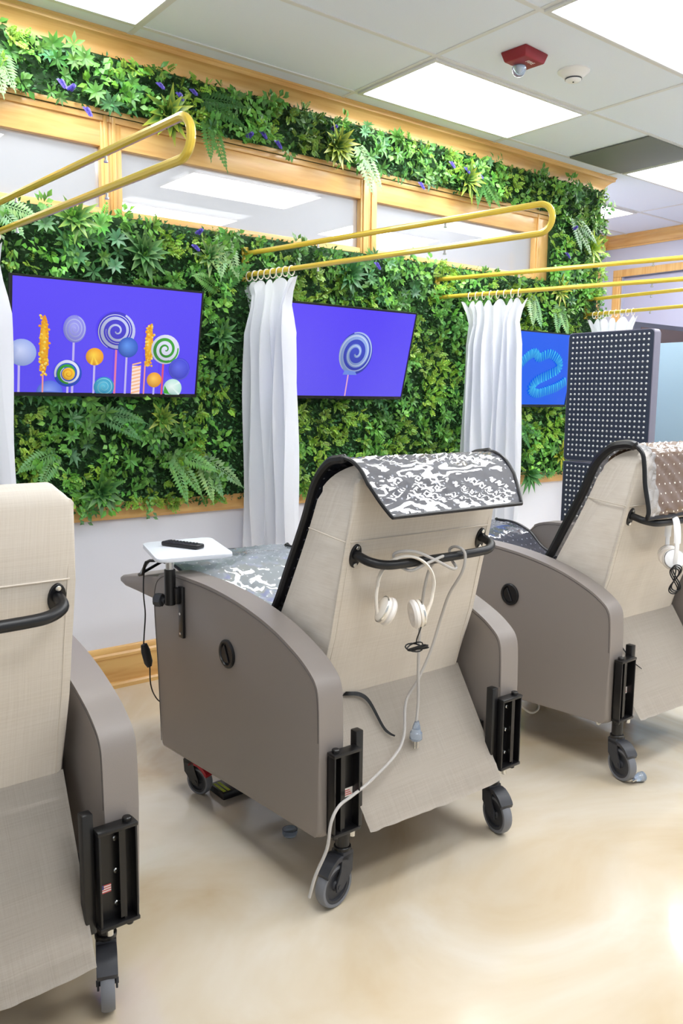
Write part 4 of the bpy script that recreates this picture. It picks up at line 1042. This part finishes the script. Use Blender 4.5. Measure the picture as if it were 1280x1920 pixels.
t = thing('power_cable', 'grey power cord looped over the middle recliner handle, plug dangling', 'cord', (1.70, 1.70, .42))
def LL(pts): return [(x-1.70, y-1.70, z-.42) for x, y, z in pts]
bm = BM()
A = [(1.690, 1.752, .455), (1.700, 1.756, .52), (1.697, 1.756, .65), (1.690, 1.742, .80), (1.682, 1.718, .90), (1.688, 1.700, .955), (1.700, 1.668, .985), (1.665, 1.655, .985), (1.62, 1.660, .972), (1.585, 1.680, .955), (1.56, 1.705, .970), (1.545, 1.710, 1.0), (1.56, 1.69, 1.012), (1.60, 1.67, 1.008), (1.66, 1.655, .98), (1.72, 1.650, .950), (1.76, 1.670, .945), (1.775, 1.705, .962), (1.772, 1.710, .992), (1.775, 1.683, 1.004), (1.785, 1.660, .985), (1.785, 1.668, .93), (1.785, 1.72, .85), (1.795, 1.762, .765), (1.775, 1.782, .66), (1.735, 1.795, .57), (1.690, 1.800, .505), (1.640, 1.752, .425), (1.582, 1.728, .385), (1.468, 1.702, .350), (1.375, 1.672, .345), (1.310, 1.650, .343), (1.275, 1.640, .31), (1.262, 1.640, .24), (1.232, 1.650, .17), (1.215, 1.655, .11)]
tube(bm, cr(LL(A), 5), .0045, 8); obj('cable', bm, M_cord, t)
bm = BM(); lathe(bm, [(0, .034), (.006, .034), (.011, .02), (.014, .004), (.019, -.002), (.02, -.022), (.014, -.028), (0, -.028)], Matrix.Translation(LL([(1.690, 1.751, .425)])[0]) @ Matrix.Rotation(R_(3), 4, 'Y'), 16); pg = obj('plug', bm, M_clear, t)
bm = BM()
for x in (-.007, .007): box(bm, (-.010+x-.0015, .051-.003, -.048), (-.010+x+.0015, .051+.003, -.022))
cyl(bm, (-.010, .044, -.046), .0025, .026, seg=8); obj('prong', bm, M_chrome, pg)
# clear plug on the floor by the right recliner caster
t = thing('power_plug', 'clear blue-tinted plug lying on the floor beside the right recliner caster', 'plug', (2.745, 1.622, .0))
bm = BM(); lathe(bm, [(0, -.03), (.008, -.03), (.014, -.01), (.019, .004), (.019, .02), (.012, .026), (0, .026)], Matrix.Translation((0, 0, .0195)) @ Matrix.Rotation(R_(80), 4, 'Z') @ Matrix.Rotation(R_(90), 4, 'X'), 14); obj('plug_body', bm, M_clear, t)
bm = BM()
for s in (-.006, .006): box(bm, (-.052, s-.0015, .017), (-.026, s+.0015, .022))
obj('prong', bm, M_chrome, t)
# loops of white cord hanging under the right recliner
for pts, lb in ((((2.76, 2.30, .20), (2.775, 2.26, .13), (2.80, 2.2, .085), (2.84, 2.19, .08), (2.87, 2.2, .10), (2.89, 2.24, .17), (2.90, 2.3, .22)), 'white cord loop hanging under the front of the right recliner'),
                (((2.80, 1.86, .29), (2.79, 1.85, .22), (2.79, 1.85, .16), (2.805, 1.85, .142), (2.825, 1.85, .16), (2.838, 1.86, .22), (2.84, 1.87, .29)), 'white cord loop hanging under the rear of the right recliner')):
    bm = BM(); tube(bm, cr([V(p)-V(pts[0]) for p in pts], 5), .0045, 7)
    o = obj('cord_loop', bm, M_hose, None, loc=pts[0]); tag(o, lb, 'cord', 'white cords under the right recliner')
# black box with yellow print under the middle recliner
t = thing('power_supply_box', 'flat black box with yellow print on the floor under the middle recliner', 'box', (1.475, 2.50, 0), R_(0))
bm = BM(); box(bm, (-.062, -.052, 0), (.07, .052, .026), bev=.003); obj('box_case', bm, M_black, t)
M_yprint = simple('yellow_print', (205, 225, 40), .5)
bm = BM()
for r_i, yy in enumerate((-.034, -.018)):
    rr = random.Random(r_i); q = -.04
    while q < .038:
        L_ = rr.uniform(.006, .012); box(bm, (-.055+.018*r_i, q, .0262), (-.043+.018*r_i, min(q+L_, .04), .0268)); q += L_+.002
obj('printing', bm, M_yprint, t)
# clear caster cup
t = thing('clear_cup', 'small clear plastic cap lying on the floor under the middle recliner', 'cap', (1.468, 2.11, 0))
bm = BM(); lathe(bm, [(0, .001), (.022, .001), (.026, .01), (.026, .022), (.022, .022), (.021, .006), (0, .005)], seg=18); obj('cap_shell', bm, M_clear, t)
# PANEL
# ------------------------------------------------------------------ light panel, dark screen, frosted partition
t = thing('light_therapy_tower', 'tall dark standing panel covered in rows of small round lenses', 'light panel', (3.80, 2.565, 0))
M_pan = simple('dark_slate_metal', (44, 52, 68), .45)
M_edge = simple('grey_edge_metal', (120, 118, 134), .35)
M_lens = simple('clear_lens', (190, 192, 192), .15, spec=.9)
hw = .255
for k, (z0, z1) in enumerate(((.425, 1.108), (1.113, 1.797))):
    bm = BM(); prism(bm, roundpoly([(-hw, z0), (hw, z0), (hw, z1), (-hw, z1)], .022 if k else .006), 0, .055, 'x', bev=.004, seg=2); p = obj('panel_module', bm, M_edge, t)
    bm = BM(); prism(bm, roundpoly([(-hw+.004, z0+.004), (hw-.004, z0+.004), (hw-.004, z1-.004), (-hw+.004, z1-.004)], .02 if k else .005), -.0025, .001, 'x'); obj('front_plate', bm, M_pan, p)
    bm = BM(); nc, nr = 18, 24
    for i in range(nc):
        for j in range(nr):
            y = -hw+.030+(2*hw-.060)*i/(nc-1); z = z0+.030+(z1-z0-.055)*j/(nr-1)
            lathe(bm, [(.0060, 0), (.0060, .002), (.0042, .0042), (0, .005)], Matrix.Translation((-.0024, y, z)) @ Matrix.Rotation(-PI/2, 4, 'Y'), 8)
    o = obj('lens_array', bm, M_lens, p, 50); o['kind'] = 'stuff'
bm = BM(); box(bm, (-.16, -.22, .03), (.21, -.18, .06), bev=.004); box(bm, (-.16, .18, .03), (.21, .22, .06), bev=.004); box(bm, (.0, -.2, .03), (.05, .2, .06), bev=.004)
for y in (-.2, .2): box(bm, (.01, y-.015, .06), (.04, y+.015, .43), bev=.003)
obj('stand', bm, M_blackm, t)
for x in (-.14, .19):
    for y in (-.2, .2):
        bm = BM(); lathe(bm, [(0, -.009), (.013, -.009), (.015, -.006), (.015, .006), (.013, .009), (0, .009)], Matrix.Translation((x, y, .0155)) @ Matrix.Rotation(PI/2, 4, 'X'), 14); obj('wheel', bm, M_black, t)
t = thing('frosted_partition', 'pale blue frosted glass partition behind the right recliner', 'partition', (6.2, 2.3, 0))
M_fro = simple('frosted_glass', (150, 176, 190), .35)
bm = BM(); box(bm, (-.006, -1.45, .06), (.006, 1.45, 1.90), bev=.002); obj('glass_sheet', bm, M_fro, t)
bm = BM()
for y in (-1.1, 0, 1.1): box(bm, (-.06, y-.03, 0), (.06, y+.03, .07), bev=.004)
obj('floor_clamp', bm, M_chrome, t)
t = thing('dark_screen', 'switched-off dark screen standing above the frosted partition edge', 'television', (6.95, 4.12, 0))
bm = BM(); box(bm, (-.52, -.02, 1.56), (.42, .02, 2.11), bev=.004); obj('casing', bm, simple('dark_slate_plastic', (70, 72, 84), .35), t)
bm = BM(); box(bm, (-.43, -.0225, 1.59), (.39, -.02, 2.07)); obj('screen', bm, simple('brown_reflection_glass', (84, 68, 64), .12), t)  # brown reflection painted into the dark glass colour
bm = BM(); cyl(bm, (-.05, .03, .03), .025, 1.6); box(bm, (-.35, -.2, 0), (.25, .25, .03), bev=.005); obj('floor_stand', bm, M_blackm, t)

# ------------------------------------------------------------------ light and colour
w = bpy.data.worlds.new('world'); bpy.context.scene.world = w; w.use_nodes = True
w.node_tree.nodes['Background'].inputs[0].default_value = (.86, .93, 1, 1); w.node_tree.nodes['Background'].inputs[1].default_value = .5
sc = bpy.context.scene
sc.view_settings.view_transform = 'Standard'; sc.view_settings.look = 'None'; sc.view_settings.exposure = 0.66; sc.view_settings.gamma = 1.0
sc.cycles.max_bounces = 8; sc.cycles.diffuse_bounces = 5; sc.cycles.glossy_bounces = 4; sc.cycles.transparent_max_bounces = 12
sc.cycles.use_denoising = True; sc.cycles.caustics_reflective = False; sc.cycles.caustics_refractive = False; sc.cycles.sample_clamp_indirect = 6
